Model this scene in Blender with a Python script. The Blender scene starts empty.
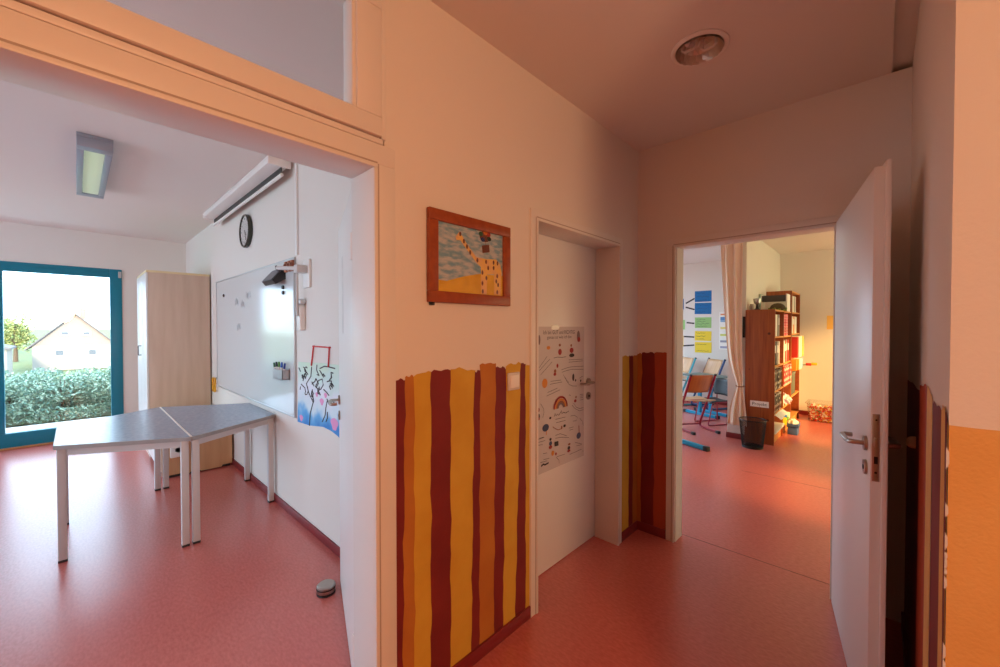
import bpy, bmesh, math, random
from mathutils import Vector, Matrix, Euler
random.seed(7)
R = math.radians
scene = bpy.context.scene
COL = scene.collection

# ---------------------------------------------------------------- camera, sky, sun, window portals, exposure
cam_d = bpy.data.cameras.new('camera'); cam = bpy.data.objects.new('camera', cam_d); COL.objects.link(cam)
cam.location = (0, 0, 1.45); cam.rotation_euler = (R(90 - .862), 0, R(43.431))
cam_d.sensor_width = 36; cam_d.lens = 36 * 401.39 / 1000; cam_d.clip_start = .02; cam_d.clip_end = 600
scene.camera = cam

world = bpy.data.worlds.new('sky'); scene.world = world; world.use_nodes = True
bg = world.node_tree.nodes['Background']
bg.inputs['Color'].default_value = (.56, .79, 1.0, 1); bg.inputs['Strength'].default_value = 6.5

def light(name, typ, loc, target, energy, color, **kw):
    d = bpy.data.lights.new(name, typ); d.energy = energy; d.color = color
    o = bpy.data.objects.new(name, d); COL.objects.link(o); o.location = loc
    o.rotation_euler = (Vector(target) - Vector(loc)).to_track_quat('-Z', 'Y').to_euler()
    for k, v in kw.items():
        setattr(d, k, v)
    return o
light('sun', 'SUN', (20, 0, 20), (20 - 1.0, .30, 20 - .36), 9.5, (1.0, .80, .52), angle=R(9))
def portal(name, loc, target, sx, sy):
    o = light(name, 'AREA', loc, target, 1, (1, 1, 1), shape='RECTANGLE', size=sx, size_y=sy)
    o.data.cycles.is_portal = True
portal('portal of glazed front', (-7.6, -2.2, 1.15), (0, -2.2, 1.15), 5.3, 2.3)
portal('portal of assumed east window', (1.95, 6.85, 1.5), (0, 6.85, 1.5), 2.8, 1.8)  # assumed east window out of view, lets sun into the shelf room
portal('portal of assumed west window', (-4.45, 6.15, 1.62), (0, 6.15, 1.62), 3.9, 2.0)  # assumed west window out of view, cool daylight for the shelf room
portal('portal of added window opening', (-4.35, -5.25, 1.3), (-4.35, 0, 1.3), 4.5, 2.3)  # unseen window opening, added for more daylight in the classroom
# assumed warm light without fixture, added out of view right of the corridor
light('assumed warm corridor light', 'AREA', (2.3, -.35, 1.9), (-1.3, .3, 1.5), 52, (1.0, .53, .27), shape='DISK', size=.7)
scene.view_settings.view_transform = 'Standard'; scene.view_settings.look = 'None'
scene.view_settings.gamma = 1; scene.view_settings.use_curve_mapping = False
scene.view_settings.exposure = 0.0
scene.cycles.use_denoising = True
scene.cycles.max_bounces = 12; scene.cycles.diffuse_bounces = 8; scene.cycles.transparent_max_bounces = 12
scene.cycles.sample_clamp_indirect = 6

# ---------------------------------------------------------------- materials
def lin(c):
    return tuple(((x / 255) / 12.92 if x / 255 <= .04045 else ((x / 255 + .055) / 1.055) ** 2.4) for x in c) + (1,)
def mat(name, rgb, rough=.5, metal=0.0, bump=None, var=None, emit=0, stretch=None, spec=None, coat=0):
    m = bpy.data.materials.new(name); m.use_nodes = True
    nt = m.node_tree; b = nt.nodes['Principled BSDF']
    b.inputs['Base Color'].default_value = lin(rgb); b.inputs['Roughness'].default_value = rough
    b.inputs['Metallic'].default_value = metal
    if spec is not None: b.inputs['Specular IOR Level'].default_value = spec
    if coat: b.inputs['Coat Weight'].default_value = coat; b.inputs['Coat Roughness'].default_value = .1
    if emit:
        b.inputs['Emission Color'].default_value = lin(rgb); b.inputs['Emission Strength'].default_value = emit
    if bump or var:
        tc = nt.nodes.new('ShaderNodeTexCoord'); mp = nt.nodes.new('ShaderNodeMapping')
        nt.links.new(tc.outputs['Object'], mp.inputs['Vector'])
        if stretch: mp.inputs['Scale'].default_value = stretch
    if bump:
        n = nt.nodes.new('ShaderNodeTexNoise'); n.inputs['Scale'].default_value = bump[0]; n.inputs['Detail'].default_value = 3
        bn = nt.nodes.new('ShaderNodeBump'); bn.inputs['Strength'].default_value = bump[1]; bn.inputs['Distance'].default_value = .004
        nt.links.new(mp.outputs[0], n.inputs['Vector']); nt.links.new(n.outputs[0], bn.inputs['Height'])
        nt.links.new(bn.outputs[0], b.inputs['Normal'])
    if var:                                   # var = (scale, second colour, contrast)
        n = nt.nodes.new('ShaderNodeTexNoise'); n.inputs['Scale'].default_value = var[0]; n.inputs['Detail'].default_value = 5
        rp = nt.nodes.new('ShaderNodeValToRGB'); lo = .5 - .5 * (1 - var[2]); 
        rp.color_ramp.elements[0].position = .5 - .25 * (1.15 - var[2]); rp.color_ramp.elements[1].position = .5 + .25 * (1.15 - var[2])
        rp.color_ramp.elements[0].color = lin(rgb); rp.color_ramp.elements[1].color = lin(var[1])
        nt.links.new(mp.outputs[0], n.inputs['Vector']); nt.links.new(n.outputs[0], rp.inputs[0])
        nt.links.new(rp.outputs[0], b.inputs['Base Color'])
        if emit: nt.links.new(rp.outputs[0], b.inputs['Emission Color'])
    return m
def glass(name, tint=(1, 1, 1), gloss=.08, rough=0.0):
    m = bpy.data.materials.new(name); m.use_nodes = True; nt = m.node_tree
    for n in list(nt.nodes): nt.nodes.remove(n)
    o = nt.nodes.new('ShaderNodeOutputMaterial'); mx = nt.nodes.new('ShaderNodeMixShader')
    t = nt.nodes.new('ShaderNodeBsdfTransparent'); g = nt.nodes.new('ShaderNodeBsdfGlossy'); fr = nt.nodes.new('ShaderNodeLayerWeight'); pw = nt.nodes.new('ShaderNodeMath'); pw.operation = 'POWER'; pw.inputs[1].default_value = 5; ma = nt.nodes.new('ShaderNodeMath'); ma.operation = 'MULTIPLY_ADD'; ma.inputs[1].default_value = .9; ma.inputs[2].default_value = gloss * .5
    t.inputs['Color'].default_value = (*tint, 1); g.inputs['Roughness'].default_value = rough; fr.inputs['Blend'].default_value = .5
    nt.links.new(fr.outputs['Facing'], pw.inputs[0]); nt.links.new(pw.outputs[0], ma.inputs[0]); nt.links.new(ma.outputs[0], mx.inputs[0]); nt.links.new(t.outputs[0], mx.inputs[1]); nt.links.new(g.outputs[0], mx.inputs[2])
    nt.links.new(mx.outputs[0], o.inputs['Surface'])
    return m
def knotty(name, a, b_, axis_scale, rough=.4):
    m = mat(name, a, rough, var=(3.0, b_, .45), stretch=axis_scale)
    nt = m.node_tree; b = nt.nodes['Principled BSDF']; src = b.inputs['Base Color'].links[0].from_socket
    tc = nt.nodes.new('ShaderNodeTexCoord'); v = nt.nodes.new('ShaderNodeTexVoronoi'); v.inputs['Scale'].default_value = 5.5
    nt.links.new(tc.outputs['Object'], v.inputs['Vector'])
    rp = nt.nodes.new('ShaderNodeValToRGB'); rp.color_ramp.elements[0].position = .06; rp.color_ramp.elements[1].position = .11
    rp.color_ramp.elements[0].color = (.25, .2, .18, 1); rp.color_ramp.elements[1].color = (1, 1, 1, 1)
    nt.links.new(v.outputs['Distance'], rp.inputs[0])
    mx = nt.nodes.new('ShaderNodeMix'); mx.data_type = 'RGBA'; mx.blend_type = 'MULTIPLY'; mx.inputs[0].default_value = 1
    nt.links.new(src, mx.inputs[6]); nt.links.new(rp.outputs[0], mx.inputs[7]); nt.links.new(mx.outputs[2], b.inputs['Base Color'])
    return m

WALL = mat('cream wall paint', (226, 220, 212), .8, bump=(90, .25))
CEIL = mat('white ceiling paint', (226, 220, 214), .85)
LINO = mat('red linoleum', (194, 101, 92), .27, spec=1.0, var=(38, (208, 114, 105), .5), stretch=(1, 2.2, 1), bump=(160, .06))
WHITE = mat('white lacquer', (232, 230, 226), .35)
FRAMEW = mat('white frame paint', (226, 222, 216), .4)
RUB = mat('grey door seal', (178, 164, 154), .7)
BASE = mat('dark red skirting vinyl', (128, 38, 42), .4)
MUST = mat('mustard wall paint', (212, 170, 56), .7, bump=(120, .3), var=(6, (200, 154, 44), .3))
OCHR = mat('orange wall paint', (188, 122, 44), .7, bump=(120, .3), var=(6, (174, 104, 32), .3))
REDP = mat('dark red wall paint', (128, 36, 32), .65, bump=(120, .3), var=(5, (112, 24, 26), .3))
RORG = mat('red orange wall paint', (176, 74, 40), .7, bump=(120, .3))
TANP = mat('ochre wall paint', (230, 182, 108), .75, bump=(140, .35), var=(4, (220, 166, 90), .3))
PLAS = mat('chipped plaster', (220, 218, 214), .9)
STEEL = mat('brushed steel', (178, 172, 164), .28, 1.0)
DSTEEL = mat('dark grey steel', (84, 82, 82), .35, .8)
ALU = mat('aluminium', (196, 198, 200), .35, .6)
BLACK = mat('black plastic', (26, 27, 30), .4)
RUBBER = mat('black rubber', (20, 20, 21), .7)
BLUE = mat('petrol blue window lacquer', (0, 122, 146), .35)
GLASS = glass('window glass')
PICGL = glass('picture glass', gloss=.05)
WOODT = mat('threshold wood', (196, 128, 74), .5)
MAPLE = mat('maple laminate', (212, 188, 168), .45, var=(2.2, (200, 174, 152), .5), stretch=(6, 6, .6))
MAPLE_SHADE = mat('maple laminate with painted shade', (202, 160, 118), .45, var=(2.2, (190, 146, 104), .5), stretch=(6, 6, .6))  # maple browned to paint in shade and orange light at the low cabinet
MEDGE = mat('beech edge band', (226, 206, 160), .45)
GREYT = mat('blue grey table laminate', (160, 176, 196), .26, spec=1.0, var=(40, (140, 156, 178), .4))
EDGE = mat('grey table edge band', (150, 148, 146), .4)
SEAM = mat('white edge strip', (238, 232, 224), .4)
METW = mat('light grey powder coat', (196, 194, 194), .35)
BOARD = mat('whiteboard enamel', (214, 218, 218), .12, spec=.6)
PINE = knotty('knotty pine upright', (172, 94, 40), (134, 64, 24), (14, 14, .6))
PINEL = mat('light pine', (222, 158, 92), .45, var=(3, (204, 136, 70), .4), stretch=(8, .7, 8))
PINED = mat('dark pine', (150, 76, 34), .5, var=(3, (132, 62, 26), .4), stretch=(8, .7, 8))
CURT = mat('cream curtain cloth', (238, 216, 192), .85)
WHITEP = mat('white paper', (240, 238, 232), .7)
SKIN = mat('pale wood seat', (208, 168, 128), .4, var=(3, (196, 152, 112), .4), stretch=(1, 8, 1))
ORNW = mat('orange stained beech', (206, 122, 58), .4, var=(3, (190, 104, 44), .4), stretch=(1, 8, 1))
REDM = mat('red tube lacquer', (158, 22, 44), .3)
TURQ = mat('turquoise tube lacquer', (64, 170, 190), .3)
NAVY = mat('navy tube lacquer', (34, 70, 122), .3)
LBLUE = mat('bright blue foot lacquer', (24, 148, 190), .35)
DGREY = mat('dark grey plastic', (38, 43, 46), .45)

# ---------------------------------------------------------------- mesh building
class MB:
    def __init__(s): s.bm = bmesh.new(); s.mi = 0; s.n = 0
    def m(s, i): s.mi = i; return s
    def _mark(s, before):
        for f in s.bm.faces:
            if f not in before: f.material_index = s.mi
    def box(s, x0, x1, y0, y1, z0, z1, bev=0, seg=2, rot=None, piv=None):
        before = set(s.bm.faces)
        mtx = Matrix.Translation(((x0 + x1) / 2, (y0 + y1) / 2, (z0 + z1) / 2)) @ Matrix.Diagonal((x1 - x0, y1 - y0, z1 - z0, 1))
        r = bmesh.ops.create_cube(s.bm, size=1, matrix=mtx); vs = r['verts']
        if bev:
            es = list({e for v in vs for e in v.link_edges})
            rb = bmesh.ops.bevel(s.bm, geom=es, offset=bev, segments=seg, affect='EDGES', profile=.5)
            vs = list(set(v for v in rb['verts']) | set(v for v in vs if v.is_valid))
        if rot is not None:
            p = Vector(piv) if piv is not None else Vector(((x0 + x1) / 2, (y0 + y1) / 2, (z0 + z1) / 2))
            bmesh.ops.rotate(s.bm, cent=p, matrix=rot, verts=[v for v in vs if v.is_valid])
        s._mark(before); return s
    def rings(s, rings, closed=False, caps=True):
        before = set(s.bm.faces)
        vr = [[s.bm.verts.new(p) for p in ring] for ring in rings]; n = len(vr[0])
        rng = range(len(vr)) if closed else range(len(vr) - 1)
        for i in rng:
            a, b = vr[i], vr[(i + 1) % len(vr)]
            for j in range(n):
                try: s.bm.faces.new((a[j], a[(j + 1) % n], b[(j + 1) % n], b[j]))
                except ValueError: pass
        if caps and not closed:
            s.bm.faces.new(vr[0][::-1]); s.bm.faces.new(vr[-1])
        s._mark(before); return s
    def tube(s, pts, r, seg=8, closed=False):
        pts = [Vector(p) for p in pts]; rs = r if isinstance(r, (list, tuple)) else [r] * len(pts); out = []
        up = None
        for i, p in enumerate(pts):
            if closed: t = pts[(i + 1) % len(pts)] - pts[i - 1]
            else: t = pts[min(i + 1, len(pts) - 1)] - pts[max(i - 1, 0)]
            t.normalize()
            if up is None: up = Vector((0, 0, 1)) if abs(t.z) < .9 else Vector((1, 0, 0))
            a = t.cross(up)
            if a.length < 1e-4: a = t.cross(Vector((.3, .9, .1)))
            a.normalize(); b = a.cross(t).normalized(); up = b
            out.append([p + (a * math.cos(2 * math.pi * k / seg) + b * math.sin(2 * math.pi * k / seg)) * rs[i] for k in range(seg)])
        return s.rings(out, closed)
    def cyl(s, p0, p1, r0, r1=None, seg=24):
        return s.tube([p0, p1], [r0, r0 if r1 is None else r1], seg)
    def lathe(s, prof, seg=32, mtx=None, caps=True):
        mtx = mtx or Matrix.Identity(4)
        return s.rings([[mtx @ Vector((r * math.cos(2 * math.pi * k / seg), r * math.sin(2 * math.pi * k / seg), z)) for k in range(seg)] for r, z in prof], caps=caps)
    def prism(s, pts, ext):
        before = set(s.bm.faces); e = Vector(ext)
        a = [s.bm.verts.new(Vector(p)) for p in pts]; b = [s.bm.verts.new(Vector(p) + e) for p in pts]; n = len(a)
        s.bm.faces.new(a[::-1]); s.bm.faces.new(b)
        for i in range(n): s.bm.faces.new((a[i], a[(i + 1) % n], b[(i + 1) % n], b[i]))
        s._mark(before); return s
    def face(s, pts):
        f = s.bm.faces.new([s.bm.verts.new(Vector(p)) for p in pts]); f.material_index = s.mi; return s
    def strip(s, a, b):
        va = [s.bm.verts.new(Vector(p)) for p in a]; vb = [s.bm.verts.new(Vector(p)) for p in b]
        for i in range(len(va) - 1):
            f = s.bm.faces.new((va[i], va[i + 1], vb[i + 1], vb[i])); f.material_index = s.mi
        return s
    def grid(s, rows):
        vr = [[s.bm.verts.new(Vector(p)) for p in row] for row in rows]
        for i in range(len(vr) - 1):
            for j in range(len(vr[0]) - 1):
                f = s.bm.faces.new((vr[i][j], vr[i][j + 1], vr[i + 1][j + 1], vr[i + 1][j])); f.material_index = s.mi
        return s
    def sphere(s, c, r, seg=16):
        before = set(s.bm.faces); rr = r if isinstance(r, (tuple, list)) else (r, r, r)
        bmesh.ops.create_uvsphere(s.bm, u_segments=seg, v_segments=max(6, seg // 2), radius=1, matrix=Matrix.Translation(c) @ Matrix.Diagonal((*rr, 1)))
        s._mark(before); return s
    def text(s, body, mtx, size=.03, width=None):
        cu = bpy.data.curves.new('lettering', 'FONT'); cu.body = body; cu.size = size; cu.align_x = 'CENTER'; cu.align_y = 'CENTER'
        cu.resolution_u = 3; ob = bpy.data.objects.new('lettering', cu); me = bpy.data.meshes.new_from_object(ob)
        xs = [v.co.x for v in me.vertices]; w = max(xs) - min(xs); k = width / w if width else 1
        vs = [s.bm.verts.new(mtx @ Vector((v.co.x * k, v.co.y, 0))) for v in me.vertices]
        for p in me.polygons:
            try: f = s.bm.faces.new([vs[i] for i in p.vertices]); f.material_index = s.mi
            except ValueError: pass
        bpy.data.objects.remove(ob); bpy.data.curves.remove(cu); bpy.data.meshes.remove(me)
        return s
    def build(s, name, mats, parent=None, smooth=35, fix=True, kind=None):
        if fix: bmesh.ops.recalc_face_normals(s.bm, faces=s.bm.faces)
        me = bpy.data.meshes.new(name); s.bm.to_mesh(me); s.bm.free()
        for m_ in (mats if isinstance(mats, (list, tuple)) else [mats]): me.materials.append(m_)
        if smooth and len(me.polygons):
            me.polygons.foreach_set('use_smooth', [True] * len(me.polygons)); me.set_sharp_from_angle(angle=R(smooth))
        o = bpy.data.objects.new(name, me); COL.objects.link(o)
        if parent is not None: o.parent = parent
        if kind: o['kind'] = kind
        return o

def tag(o, label, cat, group=None, kind=None):
    o['label'] = label; o['category'] = cat
    if group: o['group'] = group
    if kind: o['kind'] = kind
    return o
def thing(name, label, cat, loc=(0, 0, 0), rz=0, group=None):
    o = bpy.data.objects.new(name, None); COL.objects.link(o); o.location = loc; o.rotation_euler = (0, 0, rz)
    o.empty_display_size = .05
    return tag(o, label, cat, group)
def dup(root, loc, rz=0, label=None, group=None):
    def cp(o, par):
        c = o.copy(); COL.objects.link(c)
        if par is not None: c.parent = par
        for ch in o.children: cp(ch, c)
        return c
    r = cp(root, None); r.location = loc; r.rotation_euler = (0, 0, rz)
    if label: r['label'] = label
    if group: r['group'] = group
    return r
def struct(name, mb, mats, parent=None, label=None, cat=None):
    o = mb.build(name, mats, parent, kind=None if parent else 'structure')
    if label: o['label'] = label; o['category'] = cat
    return o

# ---------------------------------------------------------------- the shell
XP, XPI, YW, YE, YEI, XR, YN, H = -1.262, -1.404, 1.135, 2.767, 2.887, .101, 1.185, 2.70
struct('floor', MB().box(-7.63, 2.7, -5.2, 8.45, -.12, 0), LINO, label='red marbled linoleum floor running through all the rooms', cat='floor')
seam = mat('floor weld seam', (120, 58, 48), .5)
mb = MB(); mb.box(-1.2, 0, 2.905, 2.908, 0, .0012); mb.box(-1.0, -.2, 4.62, 4.623, 0, .0012)
struct('trim_9', mb, seam, label='thin welded seams across the linoleum floor', cat='floor seam')
struct('ceiling', MB().box(-7.63, -1.30, -5.2, 1.25, H, H + .1), CEIL, label='white ceiling of the bright classroom', cat='ceiling')
mb = MB(); cx, cy, q = -.60, 1.93, .11
mb.box(-1.30, cx - q, -3.6, 2.83, H, H + .10); mb.box(cx + q, .03, -3.6, 2.83, H, H + .10); mb.box(cx - q, cx + q, -3.6, cy - q, H, H + .10); mb.box(cx - q, cx + q, cy + q, 2.83, H, H + .10)
ci = [(math.cos(2 * math.pi * k / 32), math.sin(2 * math.pi * k / 32)) for k in range(33)]
mb.strip([(cx + .098 * a, cy + .098 * b_, H) for a, b_ in ci], [(cx + q * a / max(abs(a), abs(b_)), cy + q * b_ / max(abs(a), abs(b_)), H) for a, b_ in ci])
mb.box(-1.30, .03, -3.6, 2.83, H + .10, H + .12); mb.box(.03, 2.7, -3.6, 2.83, H + .025, H + .12)
struct('ceiling.001', mb, CEIL, label='ceiling of the corridor with a recessed strip beside the right wall', cat='ceiling')
struct('ceiling.002', MB().box(-4.4, 2.1, 2.83, 8.45, H, H + .12), CEIL, label='ceiling of the room with the pine shelf', cat='ceiling')

mb = MB()
mb.box(XPI, XP, -5.2, -.25, 0, H); mb.box(XPI, XP, .7465, 1.6, 0, H); mb.box(XPI, XP, 2.464, 2.9, 0, H)
mb.box(XPI, XP, 1.6, 2.464, 1.99, H); mb.box(XPI, XP, -.25, .7465, 2.63, H)
struct('wall_left', mb, WALL, label='corridor wall between the bright classroom and the corridor', cat='wall')
mb = MB(); mb.box(-4.4, -.99, YE, YEI, 0, H); mb.box(-.18, .3, YE, YEI, 0, H); mb.box(-.99, -.18, YE, YEI, 1.99, H); mb.box(.3, 2.1, YE, YEI, 0, H)
struct('wall_end', mb, WALL, label='end wall of the corridor around the open doorway', cat='wall')
struct('wall_right', MB().box(XR, 2.6, YN, YE, 0, H + .03), WALL, label='right wall of the corridor with its protruding corner', cat='wall')
mb = MB(); mb.box(-1.404, 2.7, -3.7, -3.6, 0, H + .03); mb.box(2.6, 2.7, -3.6, YN, 0, H + .03)
struct('wall_back', mb, WALL)
struct('wall_whiteboard', MB().box(-7.63, XPI, YW, YW + .12, 0, H), WALL, label='white classroom wall carrying the whiteboard', cat='wall')
mb = MB(); mb.box(-7.63, -7.51, .437, YW, 0, H); mb.box(-7.63, -7.51, -5.2, .437, 2.233, H)
struct('wall_window', mb, WALL, label='classroom wall around the blue glazed front', cat='wall')
mb = MB(); mb.box(-7.51, -6.5, -5.2, -5.08, 0, H); mb.box(-2.2, XPI, -5.2, -5.08, 0, H); mb.box(-6.5, -2.2, -5.2, -5.08, 0, .25); mb.box(-6.5, -2.2, -5.2, -5.08, 2.4, H)  # wide opening out of view, put in to brighten the classroom
struct('wall_front', mb, WALL)
struct('wall_far', MB().box(-4.4, 2.1, 8.31, 8.45, 0, H), WALL, label='far wall of the room behind the doorway', cat='wall')
struct('wall_pier', MB().box(-1.456, -1.25, 5.915, 8.31, 0, H), WALL, label='wall stub behind the pine shelf and curtain', cat='wall')
mb = MB(); mb.box(1.8, 1.92, YEI, 3.1, 0, H); mb.box(1.8, 1.92, 8.15, 8.31, 0, H); mb.box(1.8, 1.92, 4.3, 5.55, 0, H); mb.box(1.8, 1.92, 3.1, 4.3, 0, .7); mb.box(1.8, 1.92, 3.1, 4.3, 1.05, H); mb.box(1.8, 1.92, 5.55, 8.15, 0, .7); mb.box(1.8, 1.92, 5.55, 8.15, 2.3, H)  # assumed unseen window, and low slot added to let sun onto the floor
struct('wall_east', mb, WALL)
struct('window_3', MB().box(1.85, 1.856, 3.1, 4.3, .7, 1.05).box(1.85, 1.856, 5.55, 8.15, .7, 2.3), glass('pane tinted to warm light', (1.0, .84, .56)), label='unseen window, amber tint and low slot added to warm the light', cat='window')  # amber tint added to warm the daylight entering here
mb = MB(); mb.box(-4.4, -4.28, YEI, 4.3, 0, H); mb.box(-4.4, -4.28, 8.0, 8.31, 0, H); mb.box(-4.4, -4.28, 4.3, 8.0, 0, .7); mb.box(-4.4, -4.28, 4.3, 8.0, 2.55, H)  # unseen window opening, assumed and put in for cool daylight
struct('wall_west', mb, WALL)

# painted stripes: strips of paint with hand-painted edges on the wall planes
def wob(seed, t, a=.004):
    return a * (math.sin(seed * 7.3 + t * 9) + .7 * math.sin(seed * 3.1 + t * 23) + .5 * math.sin(seed * 11.7 + t * 51)) / 1.6
def stripes(name, P, bounds_b, bounds_t, tops, mis, mats, label, z0=.055, amp=.004):
    mb = MB(); n = len(mis); NR = 26
    for i in range(n):
        rows = []
        off = .0012 + .0004 * (i % 3)
        lastc = 6
        for r in range(NR + 1):
            f = r / NR; row = []
            for c in range(lastc + 1):
                t = c / lastc
                def edge(k, f):
                    e = bounds_b[k] * (1 - f) + bounds_t[k] * f
                    return e if k in (0, n) else e + wob(k + len(name), f * 2.4, amp)
                a, b = edge(i, f), edge(i + 1, f)
                if i < n - 1: b += .003 * (1 if bounds_b[-1] > bounds_b[0] else -1)
                u = a + (b - a) * t
                top = tops[i][0] * (1 - t) + tops[i][1] * t + wob(i * 5 + 2, t * 1.2, .005) - (.004 if c in (0, lastc) else 0)
                z = z0 + (top - z0) * f
                row.append(P(u, z, off))
            rows.append(row)
        mb.m(mis[i]).grid(rows)
    return struct(name, mb, mats, label=label, cat='painted stripes')
PM = [REDP, OCHR, MUST, RORG, TANP]
stripes('trim_4', lambda u, z, o: (XP + o, u, z),
        [.783, .811, .863, .936, 1.039, 1.152, 1.196, 1.290, 1.351, 1.434, 1.517, 1.545],
        [.783, .826, .866, .939, 1.041, 1.171, 1.204, 1.303, 1.374, 1.475, 1.512, 1.545],
        [(1.262, 1.262), (1.270, 1.271), (1.272, 1.283), (1.282, 1.28), (1.288, 1.266), (1.258, 1.268), (1.292, 1.290), (1.272, 1.264), (1.276, 1.280), (1.280, 1.272), (1.266, 1.264)],
        [0, 1, 2, 0, 2, 0, 1, 0, 2, 0, 2], PM, 'hand-painted red, orange and mustard stripes under the framed picture')
stripes('trim_5', lambda u, z, o: (XP + o, u, z), [2.51, 2.634, 2.696, 2.767], [2.51, 2.634, 2.696, 2.767],
        [(1.257, 1.255), (1.255, 1.25), (1.252, 1.252)], [2, 0, 1], PM, 'narrow painted stripes between the closed door and the corner')
stripes('trim_6', lambda u, z, o: (u, YE - o, z), [-1.262, -1.232, -1.140, -1.05], [-1.262, -1.228, -1.135, -1.05],
        [(1.262, 1.268), (1.272, 1.276), (1.278, 1.280)], [1, 0, 3], PM, 'dark red painted stripes left of the open doorway')
stripes('trim_7', lambda u, z, o: (XR - o, u, z), [2.767, 1.95, 1.66, 1.50, 1.30, 1.215, 1.197, 1.185], [2.767, 1.95, 1.66, 1.50, 1.30, 1.225, 1.197, 1.185],
        [(1.20, 1.24), (1.255, 1.288), (1.29, 1.270), (1.262, 1.272), (1.276, 1.288), (1.284, 1.27), (1.262, 1.256)], [0, 3, 4, 0, 4, 0, 4], PM,
        'painted stripes on the right wall behind the open door', amp=.003)
stripes('trim_8', lambda u, z, o: (u, YN - o, z), [.101, .30, 2.6], [.101, .30, 2.6], [(1.260, 1.256), (1.258, 1.26)], [4, 4], PM,
        'ochre painted dado on the near corner at the right edge')
# chipped plaster along the corner arris
mb = MB(); z = .06
while z < 1.22:
    h = random.uniform(.01, .05); w = random.uniform(.0008, .0022) * (1.7 if z < .7 else .7)
    if random.random() < (.75 if z < .7 else .4):
        mb.prism([(XR - .003, YN - .003, z), (XR + w, YN - .003, z + h * .3), (XR + w * .6, YN - .003, z + h * .8), (XR - .003, YN - .003, z + h)], (0, .004 + 3 * w, 0))
    z += h * random.uniform(.8, 1.3)
struct('trim_10', mb, PLAS, label='white chipped plaster along the painted wall corner', cat='plaster edge')

# skirtings
struct('baseboard_left', MB().box(XP, XP + .012, .783, 1.545, 0, .06, .003).box(XP, XP + .012, 2.51, 2.767, 0, .06, .003), BASE)
struct('baseboard_end', MB().box(XP, -1.05, YE - .012, YE, 0, .06, .003), BASE)
struct('baseboard_right', MB().box(XR - .012, XR, YN, YE, 0, .06, .003).box(XR - .012, 2.6, YN - .012, YN, 0, .06, .003), BASE)
struct('baseboard_whiteboard', MB().box(-7.5, XPI, YW - .012, YW, 0, .06, .003), BASE)
struct('baseboard_pier', MB().box(-1.468, -1.25, 5.903, 5.915, 0, .07, .003).box(-1.468, -1.456, 5.903, 8.31, 0, .07, .003).box(-1.25, -1.238, 5.903, 8.31, 0, .07, .003), BASE)
struct('baseboard_far', MB().box(-4.28, -1.456, 8.298, 8.31, 0, .08, .003).box(-1.25, 1.8, 8.298, 8.31, 0, .07, .003), BASE)

# ---------------------------------------------------------------- door frames, doors
def door_frame(name, P, u0, u1, zt, cw, d0, d1, label, rebate=.03):
    """P(u, v, z) with v running into the wall; opening u0..u1 clear; casing width cw; lining from d0 (room side) to d1."""
    mb = MB()
    def bx(a, b, c, d, e, f, bev=.002):
        p, q = Vector(P(a, c, e)), Vector(P(b, d, f))
        mb.box(min(p.x, q.x), max(p.x, q.x), min(p.y, q.y), max(p.y, q.y), min(p.z, q.z), max(p.z, q.z), bev)
    bt = .014
    for s, u in ((-1, u0), (1, u1)):
        a, b = sorted((u + s * bt, u + s * cw)); bx(a, b, -d0, .02, 0, zt + bt)             # casing face
        a, b = sorted((u, u + s * bt)); bx(a, b, -d0 - .004, d1 + d0, 0, zt)           # lining with its bead
        a, b = sorted((u + s * bt, u + s * cw)); bx(a, b, d1 - .01, d1 + d0, 0, zt + bt)    # casing on the far side
        mb.m(1); a, b = sorted((u + s * (bt + .001), u + s * (bt + .006))); bx(a, b, -d0 - .001, -d0 + .004, 0, zt + bt, 0); mb.m(0)
    bx(u0 - cw, u1 + cw, -d0, .02, zt + bt, zt + cw); bx(u0 - bt, u1 + bt, -d0 - .004, d1 + d0, zt, zt + bt); bx(u0 - cw, u1 + cw, d1 - .01, d1 + d0, zt + bt, zt + cw)
    mb.m(1); bx(u0 - bt, u1 + bt, -d0 - .001, -d0 + .004, zt + bt + .001, zt + bt + .006, 0)
    return struct(name, mb, [FRAMEW, RUB], label=label, cat='door frame')
f1 = door_frame('trim_1', lambda u, v, z: (XP - v, u, z), -.19, .70, 1.995, .083, .010, .142, 'white steel frame of the wide classroom doorway')
f2 = door_frame('trim_2', lambda u, v, z: (XP - v, u, z), 1.60, 2.458, 1.985, .055, .012, .150, 'white frame around the closed door with poster')
f3 = door_frame('trim_3', lambda u, v, z: (u, YE + v, z), -.995, -.18, 1.985, .055, .012, .12, 'white frame of the open doorway at the corridor end')
MB().box(-.9958, -.9935, YE + .012, YE + .034, .94, 1.165, .0008).build('strike_plate', DSTEEL, f3)
# deeper wall around the closed door so that its lining sits in masonry
struct('wall_recess', MB().box(-1.47, -1.427, 1.50, 1.585, 0, 2.1).box(-1.47, -1.427, 2.475, 2.56, 0, 2.1).box(-1.47, -1.427, 1.585, 2.475, 2.005, 2.1), WALL)

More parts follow.
